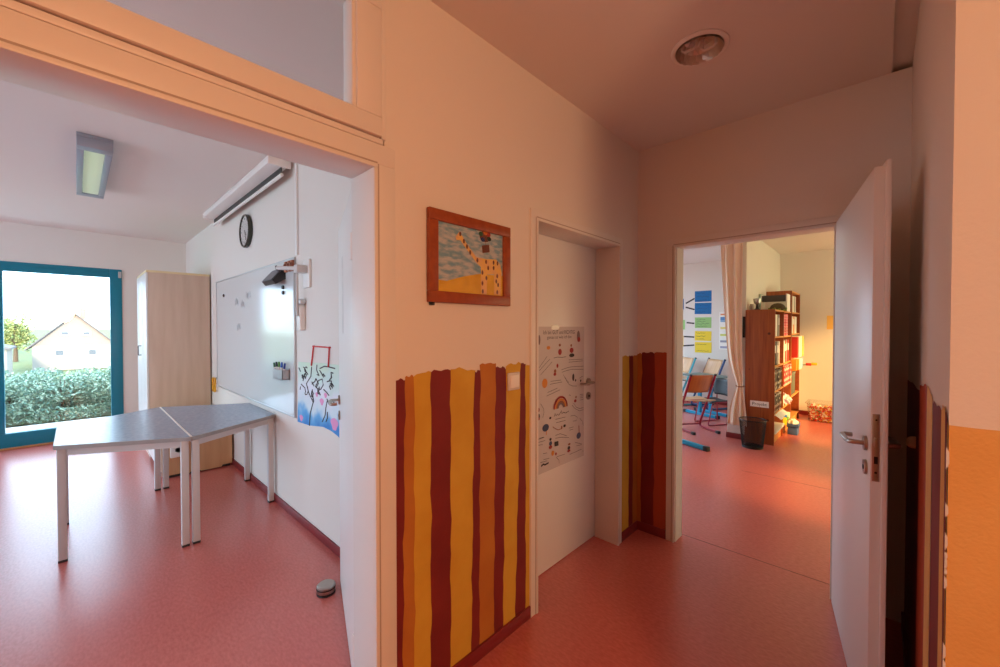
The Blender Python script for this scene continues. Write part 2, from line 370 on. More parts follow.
# transom window above the classroom doorway
mb = MB(); x0, x1 = XP - .10, XP + .012
mb.box(x0, x1, -.25, .735, 2.0785, 2.098, .003); mb.box(x0, x1, .731, .7465, 2.0985, 2.63, .002); mb.box(x0, x1, -.25, -.2, 2.0985, 2.599, .003); mb.box(x0, x1, -.25, .7305, 2.5995, 2.63, .003)
w2 = struct('window_2', mb, FRAMEW, label='transom window over the classroom doorway', cat='window')
mb = MB(); x0, x1 = XP - .07, XP + .022
mb.box(x0, x1, -.198, .7265, 2.1015, 2.166, .004); mb.box(x0, x1, .636, .7265, 2.1662, 2.5298, .004); mb.box(x0, x1, -.198, -.11, 2.1662, 2.5298, .004); mb.box(x0, x1, -.198, .7265, 2.53, 2.597, .004)
mb.box(x0 + .02, x1 - .010, .624, .637, 2.174, 2.53, .002); mb.box(x0 + .02, x1 - .010, -.12, .637, 2.158, 2.1735, .002)
mb.build('window_sash', FRAMEW, w2)
mb = MB(); mb.box(XP - .06, XP + .004, -.199, .7305, 2.0982, 2.1013); mb.box(XP - .06, XP + .004, .7267, .7305, 2.1015, 2.597); mb.build('sash_gap', mat('dark red rubber gap', (96, 24, 18), .7), w2)
MB().box(XP - .03, XP - .024, -.12, .64, 2.165, 2.56).build('window_pane', PICGL, w2)

def lever(mb, p, n, d, L=.115, r=.0085, proj=.052):
    p, n, d = Vector(p), Vector(n).normalized(), Vector(d).normalized()
    q = p + n * proj
    mb.tube([p, p + n * (proj * .7), q - n * .004 + d * .006, q + d * .02, q + d * L * .8, q + d * L - n * .0, q + d * L + d * .008 - n * .006, q + d * (L + .01) - n * .03], r, 10)
    return mb
def hardware(parent, p, n, d, zk, t=None):
    """rosette and lever at p (local), key rosette below; n outward, d lever direction"""
    p, n = Vector(p), Vector(n)
    h = lever(MB(), p, n, d).build('door_handle', STEEL, parent)
    MB().cyl(p, p + n * .009, .026, .025, 28).build('rosette', STEEL, h)
    k = p.copy(); k.z = zk
    mb = MB(); mb.cyl(k, k + n * .008, .026, .025, 28); mb.m(1); mb.cyl(k + n * .0075, k + n * .0095, .0085, .0085, 14)
    mb.box(k.x - .002 - abs(n.y) * .001, k.x + .002, k.y - .004, k.y + .004, k.z - .018, k.z, 0)
    mb.build('keyhole_rosette', [STEEL, BLACK], parent)
# classroom door, swung open against the whiteboard wall
d1 = thing('door_1', 'white classroom door leaf standing open beside the map poster', 'door', (-1.418, .712, 0), R(159)); d1['kind'] = 'structure'
mb = MB(); mb.box(.005, .855, -.040, 0, .008, 1.99, .002); mb.box(.0, .868, -.040, -.026, .008, 2.0, .002); mb.build('door_leaf', WHITE, d1)
hardware(d1, (.80, 0, 1.05), (0, 1, 0), (-1, 0, 0), .965)
for z in (.25, 1.75): MB().cyl((.0, .006, z - .05), (.0, .006, z + .05), .008, .008, 12).build('hinge', WHITE, d1)
MB().box(.52, .60, .0003, .0012, 1.42, 1.80).build('patch', mat('pale grey sticker', (228, 226, 222), .5, var=(18, (214, 214, 212), .7)), d1)  # faint mottled pale grey patch on the leaf face
# closed corridor door
d2 = thing('door_2', 'closed white door with a poster taped on it', 'door', (-1.425, 2.458, 0)); d2['kind'] = 'structure'
MB().box(-.042, 0, -.868, .010, .006, 1.995, .002).build('door_leaf', WHITE, d2)
hardware(d2, (0, -.090, 1.085), (1, 0, 0), (0, -1, 0), .990)
# open door at the corridor end
L3 = .868
d3 = thing('door_3', 'white door leaf standing open into the corridor near the right wall', 'door', (-.172, 2.72, 0), R(-79.9)); d3['kind'] = 'structure'
mb = MB(); mb.box(0.004, L3, 0, .030, .006, 1.993, .002); mb.box(-.004, L3 + .014, .028, .042, .006, 2.008, .002); mb.build('door_leaf', WHITE, d3)
hardware(d3, (L3 - .06, 0, 1.04), (0, -1, 0), (-1, 0, 0), .955)
h = lever(MB(), (L3 - .06, .042, 1.04), (0, 1, 0), (-1, 0, 0), proj=.044).build('door_handle', STEEL, d3)
MB().cyl((L3 - .06, .042, 1.04), (L3 - .06, .05, 1.04), .026, .025, 28).build('rosette', STEEL, h)
mb = MB(); mb.box(L3 - .001, L3 + .0015, .004, .024, .925, 1.155, .0008); lp = mb.build('lock_plate', STEEL, d3)
mb = MB(); mb.box(L3, L3 + .010, .008, .020, 1.045, 1.075, .002); mb.m(1); mb.box(L3 + .001, L3 + .002, .009, .019, .985, 1.01); mb.cyl((L3 + .001, .014, .955), (L3 + .002, .014, .955), .004, .004, 12); mb.cyl((L3 + .001, .014, 1.135), (L3 + .002, .014, 1.135), .003, .003, 12)
mb.build('latch_bolt', [STEEL, BLACK], lp)

# outlines of the drawings, as (across, up) in metres on their wall
POSTER = [('e', (2.245, 1.392), 0.019, 0.037, 5), ('e', (2.25, 1.372), 0.018, 0.017, 1), ('e', (2.036, 1.342), 0.012, 0.009, 4), ('e', (2.038, 1.3), 0.019, 0.019, 1), ('e', (2.161, 1.336), 0.01, 0.009, 4), ('e', (2.166, 1.305), 0.022, 0.017, 1), ('e', (2.168, 1.273), 0.03, 0.012, 0), ('e', (1.832, 1.378), 0.01, 0.029, 5), ('e', (1.92, 1.33), 0.018, 0.011, 2), ('e', (1.987, 1.186), 0.013, 0.012, 4), ('e', (1.985, 1.168), 0.014, 0.01, 1), ('e', (2.011, 1.217), 0.01, 0.013, 1), ('e', (2.185, 1.131), 0.012, 0.024, 0), ('e', (2.212, 1.109), 0.008, 0.008, 0), ('e', (2.273, 1.101), 0.009, 0.008, 0), ('e', (1.884, 1.123), 0.026, 0.028, 2), ('e', (2.209, 0.977), 0.015, 0.01, 1), ('e', (2.217, 1.0), 0.009, 0.008, 4), ('e', (1.938, 0.91), 0.011, 0.007, 0), ('e', (1.893, 0.86), 0.032, 0.022, 3), ('e', (2.088, 0.837), 0.014, 0.009, 0), ('e', (2.057, 0.832), 0.008, 0.011, 4), ('e', (2.25, 0.744), 0.026, 0.021, 3), ('e', (1.941, 0.782), 0.011, 0.009, 0), ('e', (1.942, 0.757), 0.015, 0.014, 3), ('e', (1.941, 0.735), 0.017, 0.011, 1), ('e', (2.14, 0.711), 0.015, 0.007, 4), ('e', (2.136, 0.688), 0.015, 0.012, 0), ('e', (2.135, 0.67), 0.018, 0.009, 1), ('e', (1.964, 0.694), 0.014, 0.016, 2), ('e', (1.996, 0.682), 0.008, 0.009, 1), ('e', (1.827, 0.975), 0.007, 0.012, 1), ('e', (1.828, 0.936), 0.009, 0.017, 0), ('e', (1.828, 0.923), 0.007, 0.008, 1), ('l', [(1.971, 1.266), (2.008, 1.27), (2.059, 1.265), (2.104, 1.268)], 0.005, 0), ('l', [(2.131, 1.246), (2.297, 1.241)], 0.004, 0), ('l', [(2.131, 1.231), (2.297, 1.23)], 0.004, 0), ('l', [(1.831, 1.202), (1.932, 1.262)], 0.004, 0), ('l', [(1.841, 1.174), (1.955, 1.245)], 0.004, 0), ('l', [(1.828, 1.218), (1.905, 1.28)], 0.004, 0), ('l', [(2.05, 1.189), (2.109, 1.197), (2.161, 1.2), (2.314, 1.194)], 0.004, 0), ('l', [(2.057, 1.174), (2.109, 1.18), (2.162, 1.184), (2.314, 1.173)], 0.004, 0), ('l', [(2.094, 1.139), (2.109, 1.113), (2.139, 1.088), (2.177, 1.076), (2.225, 1.071)], 0.004, 0), ('l', [(2.072, 1.158), (2.094, 1.131), (2.131, 1.102)], 0.004, 0), ('l', [(1.939, 1.129), (2.047, 1.127)], 0.004, 0), ('l', [(1.932, 1.112), (2.058, 1.114)], 0.004, 0), ('l', [(1.909, 1.066), (2.008, 1.081)], 0.004, 0), ('l', [(1.899, 1.046), (2.036, 1.068)], 0.004, 0), ('l', [(2.256, 1.12), (2.297, 1.13)], 0.004, 0), ('l', [(2.261, 1.012), (2.302, 1.009)], 0.004, 0), ('l', [(2.261, 1.001), (2.302, 0.998)], 0.004, 0), ('l', [(2.261, 0.989), (2.298, 0.987)], 0.004, 0), ('l', [(2.132, 1.025), (2.155, 1.018)], 0.004, 0), ('l', [(2.17, 0.954), (2.202, 0.928), (2.258, 0.904), (2.315, 0.907)], 0.004, 0), ('l', [(2.186, 0.965), (2.217, 0.935), (2.257, 0.92), (2.315, 0.92)], 0.004, 0), ('l', [(1.988, 0.894), (2.095, 0.891)], 0.004, 0), ('l', [(1.995, 0.872), (2.095, 0.87)], 0.004, 0), ('l', [(2.151, 0.888), (2.194, 0.886), (2.234, 0.866), (2.218, 0.847), (2.179, 0.851)], 0.004, 0), ('l', [(2.258, 0.858), (2.291, 0.83), (2.312, 0.8)], 0.004, 0), ('l', [(2.133, 0.814), (2.187, 0.813)], 0.004, 0), ('l', [(2.14, 0.8), (2.179, 0.799)], 0.004, 0), ('l', [(1.841, 1.009), (1.87, 0.977), (1.873, 0.953), (1.861, 0.923)], 0.004, 0), ('l', [(2.261, 0.975), (2.302, 0.974)], 0.004, 0), ('l', [(1.988, 0.796), (2.037, 0.798), (2.11, 0.77)], 0.004, 0), ('l', [(1.988, 0.779), (2.045, 0.774), (2.133, 0.754)], 0.004, 0), ('l', [(1.829, 0.811), (1.874, 0.81)], 0.004, 0), ('l', [(1.974, 0.913), (1.984, 0.932), (1.994, 0.913), (2.008, 0.924), (2.023, 0.913), (2.044, 0.931), (2.052, 0.94), (2.055, 0.918), (2.073, 0.924), (2.095, 0.916), (2.132, 0.923)], 0.006, 0), ('l', [(1.96, 0.854), (1.988, 0.837), (2.016, 0.825), (2.044, 0.826), (2.059, 0.828)], 0.008, 4), ('l', [(2.248, 0.811), (2.252, 0.762)], 0.012, 4), ('l', [(1.9, 0.841), (1.897, 0.818)], 0.01, 2), ('l', [(1.818, 0.807), (1.875, 0.807)], 0.004, 0), ('l', [(1.821, 0.789), (1.885, 0.787)], 0.004, 0), ('l', [(1.818, 0.773), (1.86, 0.768)], 0.004, 0), ('l', [(2.205, 0.709), (2.281, 0.683)], 0.004, 0), ('l', [(2.218, 0.684), (2.281, 0.678)], 0.004, 0), ('l', [(2.002, 0.664), (2.042, 0.662), (2.09, 0.66)], 0.004, 0), ('l', [(2.14, 0.646), (2.209, 0.647), (2.281, 0.649)], 0.004, 0), ('l', [(1.864, 0.714), (1.904, 0.71)], 0.004, 0), ('l', [(1.868, 0.678), (1.926, 0.673)], 0.004, 0), ('l', [(1.839, 0.668), (1.904, 0.663)], 0.004, 0), ('l', [(1.995, 0.662), (2.026, 0.636), (2.026, 0.617)], 0.004, 0), ('l', [(2.29, 0.634), (2.327, 0.631)], 0.004, 0), ('l', [(1.846, 0.644), (1.868, 0.652), (1.882, 0.644), (1.919, 0.648)], 0.016, 0), ('q', [(1.979, 0.759), (2.018, 0.757), (2.019, 0.729), (1.979, 0.731)], 0), ('rb', (2.042, 0.956), 0.075, 0.073)]
GGROUND = [(0.966, 1.637), (1.012, 1.635), (1.098, 1.66), (1.19, 1.68), (1.336, 1.684), (1.336, 1.592), (0.966, 1.587)]
GIRAFFE = [(1.057, 1.816), (1.078, 1.839), (1.096, 1.823), (1.128, 1.788), (1.174, 1.749), (1.233, 1.748), (1.295, 1.754), (1.322, 1.731), (1.33, 1.699), (1.322, 1.596), (1.283, 1.596), (1.281, 1.686), (1.238, 1.682), (1.235, 1.595), (1.202, 1.595), (1.2, 1.71), (1.169, 1.729), (1.118, 1.775), (1.083, 1.807), (1.064, 1.804)]
GSPOTS = [(1.083, 1.832), (1.103, 1.806), (1.12, 1.786), (1.138, 1.764), (1.179, 1.736), (1.231, 1.736), (1.244, 1.71), (1.278, 1.738), (1.278, 1.714), (1.303, 1.737), (1.209, 1.687), (1.233, 1.666), (1.209, 1.641), (1.211, 1.606), (1.301, 1.68), (1.295, 1.656), (1.307, 1.641), (1.301, 1.608)]
GBALL = ([(1.224, 1.856), (1.2, 1.864), (1.211, 1.841), (1.246, 1.868), (1.25, 1.849), (1.227, 1.872)], [(1.206, 1.803), (1.25, 1.813), (1.253, 1.78), (1.209, 1.771)])
MAPO = [(-3.129, 1.196), (-2.947, 1.201), (-2.743, 1.211), (-2.493, 1.214), (-2.5, 0.766), (-2.587, 0.779), (-2.702, 0.784), (-2.928, 0.755), (-3.153, 0.746)]
MAPL = [[(-2.882, 1.174), (-2.896, 1.109), (-2.977, 1.049), (-2.938, 0.989), (-2.86, 0.929), (-2.914, 0.843), (-2.928, 0.755)], [(-2.629, 0.974), (-2.653, 0.921), (-2.665, 0.87), (-2.713, 0.817)], [(-2.82, 1.043), (-2.769, 1.089), (-2.709, 1.105), (-2.693, 1.066), (-2.734, 1.032), (-2.783, 1.032), (-2.82, 1.043)], [(-3.074, 1.034), (-3.005, 1.014), (-2.992, 0.983)], [(-2.792, 1.195), (-2.798, 1.159), (-2.757, 1.121), (-2.793, 1.128)], [(-2.744, 1.173), (-2.672, 1.193), (-2.603, 1.193), (-2.515, 1.189)], [(-2.686, 1.037), (-2.64, 1.022), (-2.606, 1.006)], [(-2.63, 0.895), (-2.631, 0.855), (-2.654, 0.827)], [(-3.115, 1.152), (-3.087, 1.127)], [(-3.089, 1.016), (-3.095, 0.993)]]
CORD = [(-2.881, 1.184), (-2.841, 1.32), (-2.59, 1.32), (-2.608, 1.192)]

# ---------------------------------------------------------------- corridor things
def wallmtx(x, y, z):                       # text on a plane facing +X
    return Matrix(((0, 0, 1, x), (1, 0, 0, y), (0, 1, 0, z), (0, 0, 0, 1)))
INK = mat('black print ink', (62, 56, 58), .7); PRED = mat('red print', (156, 48, 50), .7); PORA = mat('orange print', (214, 142, 62), .7)
PBLU = mat('slate blue print', (74, 84, 116), .7); PBRN = mat('brown print', (150, 96, 70), .7); PGRY = mat('grey print', (128, 112, 112), .7)
poster = MB().box(0, .0012, 1.715 - 1.98, 2.315 - 1.98, .598, 1.455).build('paper', mat('white poster paper', (206, 199, 198), .55))
pr = thing('poster', 'white illustrated poster with rainbow and lettering on the closed door', 'poster', (-1.4248, 1.98, 0)); poster.parent = pr
mb = MB(); X0, Y0 = .0016, 1.98
k = 0
for it in POSTER:
    k += 1; xx = X0 + .00005 * k
    if it[0] == 'e':
        (y, z), a, b, m_ = it[1:]
        mb.m(m_).face([(xx, y - Y0 + a * math.cos(2 * math.pi * t / 16), z + b * math.sin(2 * math.pi * t / 16)) for t in range(16)])
    elif it[0] == 'l':
        pts, w, m_ = it[1:]; w = w * .62; pts = [(min(y, 2.304), z) for y, z in pts]
        A, B = [], []
        for i, (y, z) in enumerate(pts):
            p, q = pts[max(i - 1, 0)], pts[min(i + 1, len(pts) - 1)]; dy, dz = q[0] - p[0], q[1] - p[1]; l = math.hypot(dy, dz) or 1
            A.append((xx, y - Y0 - dz / l * w / 2, z + dy / l * w / 2)); B.append((xx, y - Y0 + dz / l * w / 2, z - dy / l * w / 2))
        mb.m(m_).strip(A, B)
    elif it[0] == 'q':
        mb.m(it[2]).face([(xx, y - Y0, z) for y, z in it[1]])
    elif it[0] == 'rb':
        (y, z), rx, rz = it[1:]
        for j, (f, m_) in enumerate(((1, 1), (.8, 2), (.62, 4), (.46, 5))):
            g = f - .17
            A = [(xx, y - Y0 + rx * f * math.cos(math.pi * t / 14), z + rz * f * math.sin(math.pi * t / 14)) for t in range(15)]
            B = [(xx, y - Y0 + rx * g * math.cos(math.pi * t / 14), z + rz * g * math.sin(math.pi * t / 14)) for t in range(15)]
            mb.m(m_).strip(A, B)
mb.build('printed_pattern', [INK, PRED, PORA, PBLU, PBRN, PGRY], pr, smooth=0, fix=False)
mb = MB(); mb.m(0).text('Ich bin GUT und RICHTIG', wallmtx(X0 + .0001, 2.035 - Y0, 1.420), .034, .33)
mb.text('genau so wie ich bin', wallmtx(X0 + .0001, 2.036 - Y0, 1.391), .028, .256)
mb.build('lettering', [INK], pr, smooth=0, fix=False)
mb = MB(); mb.box(.0012, .0018, -.03, .05, 1.438, 1.462); mb.build('tape', mat('clear tape', (226, 216, 206), .25), pr)

# framed picture
pf = thing('framed_picture', 'wooden framed child\'s painting of a giraffe over the stripes', 'picture', (XP, 1.1505, 1.728))
mb = MB(); a, b, w, h = .2295, .183, .044, .180
for (y0, y1, z0, z1) in ((-a, a, h - w, h), (-a, a, -h, -h + w), (-a, -a + w, -h + w, h - w), (a - w, a, -h + w, h - w)):
    mb.box(.004, .024, y0, y1, z0, z1, .003)
mb.build('frame', mat('red brown frame wood', (158, 78, 36), .4, var=(5, (140, 64, 28), .4), stretch=(1, 6, 6)), pf)
sky_p = mat('painted sky', (188, 196, 198), .7, var=(16, (116, 160, 180), .7), stretch=(1, 1.3, 4))
yel_p = mat('painted yellow ground', (226, 182, 40), .7, var=(22, (206, 160, 30), .5)); gir_p = mat('painted giraffe', (236, 196, 96), .7, var=(30, (222, 180, 130), .6))
mb = MB(); mb.box(.008, .012, -.19, .19, -.145, .145); ox, oy, oz = .0124, 1.1505, 1.728
Q = lambda pts, d: [(ox + d, y - oy, z - oz) for y, z in pts]
mb.m(1).face(Q([(.961, 1.588), (.961, 1.637)] + GGROUND[:-2] + [(1.337, 1.588)], .0002)); mb.m(2).face(Q(GIRAFFE, .0004))
for i, (y, z) in enumerate(GSPOTS):
    mb.m(3).face([(ox + .0007, y - oy + .006 * math.cos(t), z - oz + .010 * math.sin(t)) for t in [q * math.pi / 4 for q in range(8)]])
for i, (y, z) in enumerate(GBALL[0]):
    z -= .012
    r_ = .030 if i == 0 else .012
    mb.m(3 + i).face([(ox + .0008 + .0001 * i, y - oy + r_ * 1.1 * math.cos(t), z - oz + r_ * .8 * math.sin(t)) for t in [q * math.pi / 6 for q in range(12)]])
mb.m(3).face(Q(GBALL[1], .0008)); mb.m(3)
mb.strip(Q([(1.2265, 1.835), (1.228, 1.808)], .0009), Q([(1.229, 1.835), (1.2305, 1.808)], .0009))
mb.build('painting', [sky_p, yel_p, gir_p, mat('paint brown', (112, 62, 44), .7), mat('paint green', (40, 92, 60), .7), mat('paint blue', (30, 60, 120), .7), mat('paint red', (160, 40, 40), .7), mat('paint dark green', (24, 50, 40), .7), mat('paint orange', (210, 120, 40), .7)], pf, smooth=0)
MB().box(.0155, .0170, -.187, .187, -.142, .142).build('glass_pane', PICGL, pf)
MB().box(.002, .012, -.218, -.196, -.192, -.178, .002).build('hook', BLACK, pf)

# light switch
sw = thing('light_switch', 'white rocker light switch on the striped wall beside the closed door', 'switch', (XP, 1.42, 1.196))
MB().box(0.001, .011, -.0415, .0415, -.0415, .0415, .004, 3).build('cover_frame', mat('switch frame white', (214, 208, 202), .4), sw)
MB().box(.009, .016, -.029, .029, -.030, .030, .003, 2).build('rocker', mat('rocker white', (238, 234, 228), .3), sw)

# ceiling downlight (switched off)
dl = thing('ceiling_downlight', 'round recessed ceiling light with faceted reflector over the corridor', 'light', (-.60, 1.93, H))
prof = [(.118, -.001), (.118, -.006), (.112, -.010), (.100, -.010), (.096, -.006), (.096, -.001)]
MB().lathe(prof, 48, caps=False).build('trim_ring', WHITE, dl)
mb = MB(); rr = [(.096, -.006), (.092, .004), (.082, .030), (.064, .052), (.040, .064), (.004, .066)]
seg = 20
for i in range(len(rr) - 1):                              # dished facets, each turned a little against its neighbour
    for k in range(seg):
        a0, a1 = 2 * math.pi * (k + .5 * (i % 2)) / seg, 2 * math.pi * (k + 1 + .5 * (i % 2)) / seg
        (r0, z0), (r1, z1) = rr[i], rr[i + 1]; zz = -.012
        mb.face([(r0 * math.cos(a0), r0 * math.sin(a0), z0 + zz), (r0 * math.cos(a1), r0 * math.sin(a1), z0 + zz + .003), (r1 * math.cos(a1), r1 * math.sin(a1), z1 + zz), (r1 * math.cos(a0), r1 * math.sin(a0), z1 + zz + .005)])
mb.build('reflector', mat('faceted reflector', (208, 196, 184), .4, 1.0), dl, smooth=0, fix=False)
mb = MB()
for a in (0, math.pi):
    cx = .04 * math.cos(a + .6); cy = .04 * math.sin(a + .6)
    mb.tube([(cx - .028, cy, .044), (cx - .028, cy, .002), (cx - .018, cy, -.006), (cx + .018, cy, -.006), (cx + .028, cy, .002), (cx + .028, cy, .044)], .0065, 10)
mb.build('lamp_tube', mat('unlit fluorescent tube', (216, 206, 196), .3), dl)

# door bumper on the right wall
db = thing('door_stop', 'cream rubber door bumper on the striped right wall behind the open door handle', 'door stop', (XR - .002, 2.10, 1.03))
MB().lathe([(.022, 0), (.022, .010), (.019, .018), (.012, .024), (.003, .0255)], 24, Matrix.Rotation(R(-90), 4, 'Y')).build('rubber_dome', mat('cream rubber', (206, 176, 150), .6), db)

# ---------------------------------------------------------------- bright classroom
# glazed front
mb = MB(); ZT = 2.233
def bl(y0, y1, z0, z1, d=0): mb.box(-7.585, -7.50 + d, y0, y1, z0, z1, .004)
bl(.318, .437, .02, ZT); bl(-4.95, .318, 2.122, ZT); bl(-4.95, .318, .02, .188)
for y in (-.65, -.76, -1.78, -1.92, -2.94, -3.08, -4.10, -4.95): bl(y - .06, y + .06, .188, 2.122, .0)
struct('window_1', mb, BLUE, label='glazed terrace front with wide petrol blue frame', cat='window')
W1 = bpy.data.objects['window_1']
for y0, y1 in ((-.59, .318), (-1.72, -.82), (-2.88, -1.98), (-4.04, -3.14)):  # bays past the first pane assumed, continued out of view for more daylight
    MB().box(-7.55, -7.542, y0, y1, .188, 2.122).build('window_pane', GLASS, W1)
MB().box(-7.505, -7.485, .40, .432, 2.12, 2.205, .004).build('hinge', ALU, W1)
MB().box(-7.505, -7.47, -5, .437, 0.001, .02, .003).build('threshold', WOODT, W1)

# tall cabinet
tc = thing('tall_cabinet', 'tall maple cabinet with white doors in the corner by the window', 'cabinet', (-6.38, .83, 0))
mb = MB(); mb.box(-.47, .47, -.275, .29, .0, .07); mb.box(-.47, -.452, -.275, .29, .07, 2.088, .001); mb.box(-.452, .452, .275, .29, .07, 2.088)
mb.box(-.452, .452, -.275, .275, .07, .09)
mb.build('body', MAPLE, tc)
MB().box(.452, .47, -.275, .29, .04, 2.065, .001).build('side_panel', MAPLE, tc)
MB().box(-.475, .475, -.292, .29, 2.065, 2.090, .002).build('top_panel', MEDGE, tc)
for s in (-1, 1):
    d = MB().box(min(s * .003, s * .468), max(s * .003, s * .468), -.293, -.276, .08, 2.062, .002).build('door', WHITE, tc)
    x = -.05
    if s == -1: MB().tube([(x, -.293, 1.12), (x, -.318, 1.12), (x, -.322, 1.125), (x, -.322, 1.225), (x, -.318, 1.23), (x, -.293, 1.23)], .005, 8).build('handle', DSTEEL, d)
# low cabinet under the tables
lc = thing('low_cabinet', 'low cabinet with brown end panel under the trapezoid tables', 'cabinet', (-5.42, .83, 0))
MB().box(-.485, .465, -.275, .285, .06, .465).build('body', MAPLE_SHADE, lc)
mb = MB(); mb.prism([(.467, -.285, .03), (.467, -.285, .48), (.467, .285, .48), (.467, .285, .03), (.467, .20, .03), (.467, .19, .012), (.467, .02, .012), (.467, 0, .03), (.467, -.06, .03), (.467, -.075, .012), (.467, -.12, .012), (.467, -.135, .03)], (.02, 0, 0)); mb.build('end_panel', MAPLE_SHADE, lc)
MB().box(-.487, .489, -.29, .288, .48, .50, .002).build('top_panel', MEDGE, lc)
for i in range(3):
    x0 = -.48 + i * .316
    d = MB().box(x0 + .012, x0 + .304, -.292, -.277, .07, .465, .002).build('door', WHITE, lc)
    MB().box(x0 + .14, x0 + .18, -.302, -.292, .40, .412, .002).build('handle', DSTEEL, d)
MB().box(-.48, .46, -.26, .27, 0, .06).build('plinth', BLACK, lc)
sk = thing('wall_socket', 'white socket box on the end panel of the low cabinet', 'socket', (-4.932, .665, .275))
MB().box(0, .035, -.06, .06, -.075, .075, .006).build('socket_body', WHITE, sk)
mb = MB(); mb.lathe([(.028, 0), (.028, .003), (.024, .003), (.022, -.002), (.002, -.002)], 24, Matrix.Translation((.035, 0, -.005)) @ Matrix.Rotation(R(90), 4, 'Y')); mb.build('socket_face', WHITE, sk)

# trapezoid tables
def trapezoid_table(label, loc, rz):
    t = thing('trapezoid_table', label, 'table', loc, rz, 'grey trapezoid tables pushed together')
    L, S, D, T = .72, .36, .612, .73
    mb = MB(); mb.prism([(-L, 0, T - .024), (L, 0, T - .024), (S, D, T - .024), (-S, D, T - .024)], (0, 0, .0238))
    top = mb.build('tabletop', GREYT, t, smooth=0)
    e = MB()
    P4 = [Vector((-L, 0, 0)), Vector((L, 0, 0)), Vector((S, D, 0)), Vector((-S, D, 0))]
    cen = Vector((0, D / 2, 0))
    for i in range(4):
        a, b = P4[i], P4[(i + 1) % 4]; n = Vector(((b - a).y, -(b - a).x, 0)).normalized()
        e.prism([a + Vector((0, 0, T - .025)), b + Vector((0, 0, T - .025)), b + n * .003 + Vector((0, 0, T - .025)), a + n * .003 + Vector((0, 0, T - .025))], (0, 0, .025))
    e.build('edge_band', EDGE, top, smooth=0)
    mb = MB()
    ins = [p + (cen - p) * .07 for p in P4]
    for i in range(4):
        a, b = ins[i], ins[(i + 1) % 4]; n = Vector((-(b - a).y, (b - a).x, 0)).normalized() * .02
        mb.prism([a + Vector((0, 0, T - .072)), b + Vector((0, 0, T - .072)), b + n + Vector((0, 0, T - .072)), a + n + Vector((0, 0, T - .072))], (0, 0, .047))
    mb.build('table_frame', METW, t, smooth=0)
    for p in P4:
        q = p + (cen - p).normalized() * .045
        if p.y == 0: q = Vector((math.copysign(L - .055, p.x), .026, 0))
        else: q = Vector((math.copysign(S - .024, p.x), D - .03, 0))
        lg = MB().box(q.x - .02, q.x + .02, q.y - .02, q.y + .02, .012, T - .025, .004).build('leg', METW, t)
        MB().box(q.x - .021, q.x + .021, q.y - .021, q.y + .021, .0, .016, .003).build('foot_cap', BLACK, lg)
    return t
trapezoid_table('grey trapezoid table standing with its short side against the whiteboard wall', (-4.0, .517, 0), 0)
trapezoid_table('grey trapezoid table standing farther from the whiteboard, over open floor', (-4.0, .511, 0), math.pi)
sp = thing('seam_strip', 'white strip along the joint between the two trapezoid tables', 'strip', (-4.0, .514, .7305))
MB().box(-.715, .715, -.006, .006, 0, .0025, .0008).build('strip_body', SEAM, sp)

# whiteboard
wb = thing('whiteboard', 'large white enamel whiteboard on the classroom wall', 'whiteboard', (-4.385, YW, 1.373))
MB().box(-1.195, 1.195, -.012, -.002, -.592, .592).build('board_surface', BOARD, wb)
mb = MB()
for (a, b, c, d) in ((-1.205, 1.205, .590, .603), (-1.205, 1.205, -.603, -.590), (-1.205, -1.190, -.59, .59), (1.190, 1.205, -.59, .59)): mb.box(a, b, -.016, 0, c, d, .002)
mb.build('frame', ALU, wb)
mb = MB(); mb.box(1.2055, 1.210, -.014, -.002, -.60, .60, .001); mb.build('edge_rail', ALU, wb)
mb = MB(); g = random.Random(4)
SCRIB = mat('faded grey marker', (186, 190, 194), .6)
for (x, z) in ((-.42, .33), (-.22, .30), (-.36, .10), (-.02, .38)):
    pts = []
    for q in range(3):
        xx, zz = x + q * .05, z - g.uniform(0, .04)
        pts += [(xx, -.0125, zz), (xx + .02, -.0125, zz + .05), (xx + .03, -.0125, zz - .02), (xx + .05, -.0125, zz + .03)]
    MB().tube(pts, .0018, 5).build('marker_scribble', SCRIB, wb)
for i, (x, z, c, lb) in enumerate(((-5.235, 1.80, 0, 'small dark round magnet near the upper left corner of the whiteboard'), (-3.40, 1.765, 0, 'small dark round magnet right under the black wedge box'), (-3.40, 1.722, 2, 'small grey round magnet below the black wedge box'))):
    o = MB().cyl((0, 0, 0), (0, -.012, 0), .016, .014, 20).build('magnet', BLACK if c == 0 else DSTEEL); o.location = (x, YW - .0125, z); tag(o, lb, 'magnet', 'round magnets on the whiteboard')
for i, x in enumerate((-3.315, -3.245, -3.185)):
    o = MB().box(-.02, .02, -.02, 0, -.04, .04, .004).box(-.012, .012, -.028, -.018, -.02, .02, .003).build('board_clip', mat('brown clip', (176, 116, 84), .5, var=(30, (120, 62, 44), .8)))
    o.location = (x, YW - .0125, 1.912); tag(o, ('brown clip at the whiteboard\'s top edge, nearest the black wedge box', 'brown clip at the whiteboard\'s top edge, middle of the three', 'brown clip at the whiteboard\'s top edge, nearest the cable conduit')[i], 'clip', 'brown clips on the whiteboard')
wd = thing('wedge_box', 'black wedge-shaped holder fixed near the top of the whiteboard', 'holder', (-3.50, YW - .013, 1.845))
mb = MB(); mb.prism([(-.09, 0, .06), (-.09, -.015, .06), (-.09, -.095, -.035), (-.09, -.070, -.062), (-.09, 0, -.02)], (.24, 0, 0)); mb.build('box_body', BLACK, wd, smooth=0)
MB().prism([(-.085, -.020, .060), (-.085, -.098, -.033), (.145, -.098, -.033), (.145, -.020, .060)], (0, -.003, .003)).build('front_plate', mat('slate plate', (92, 98, 108), .35), wd, smooth=0)
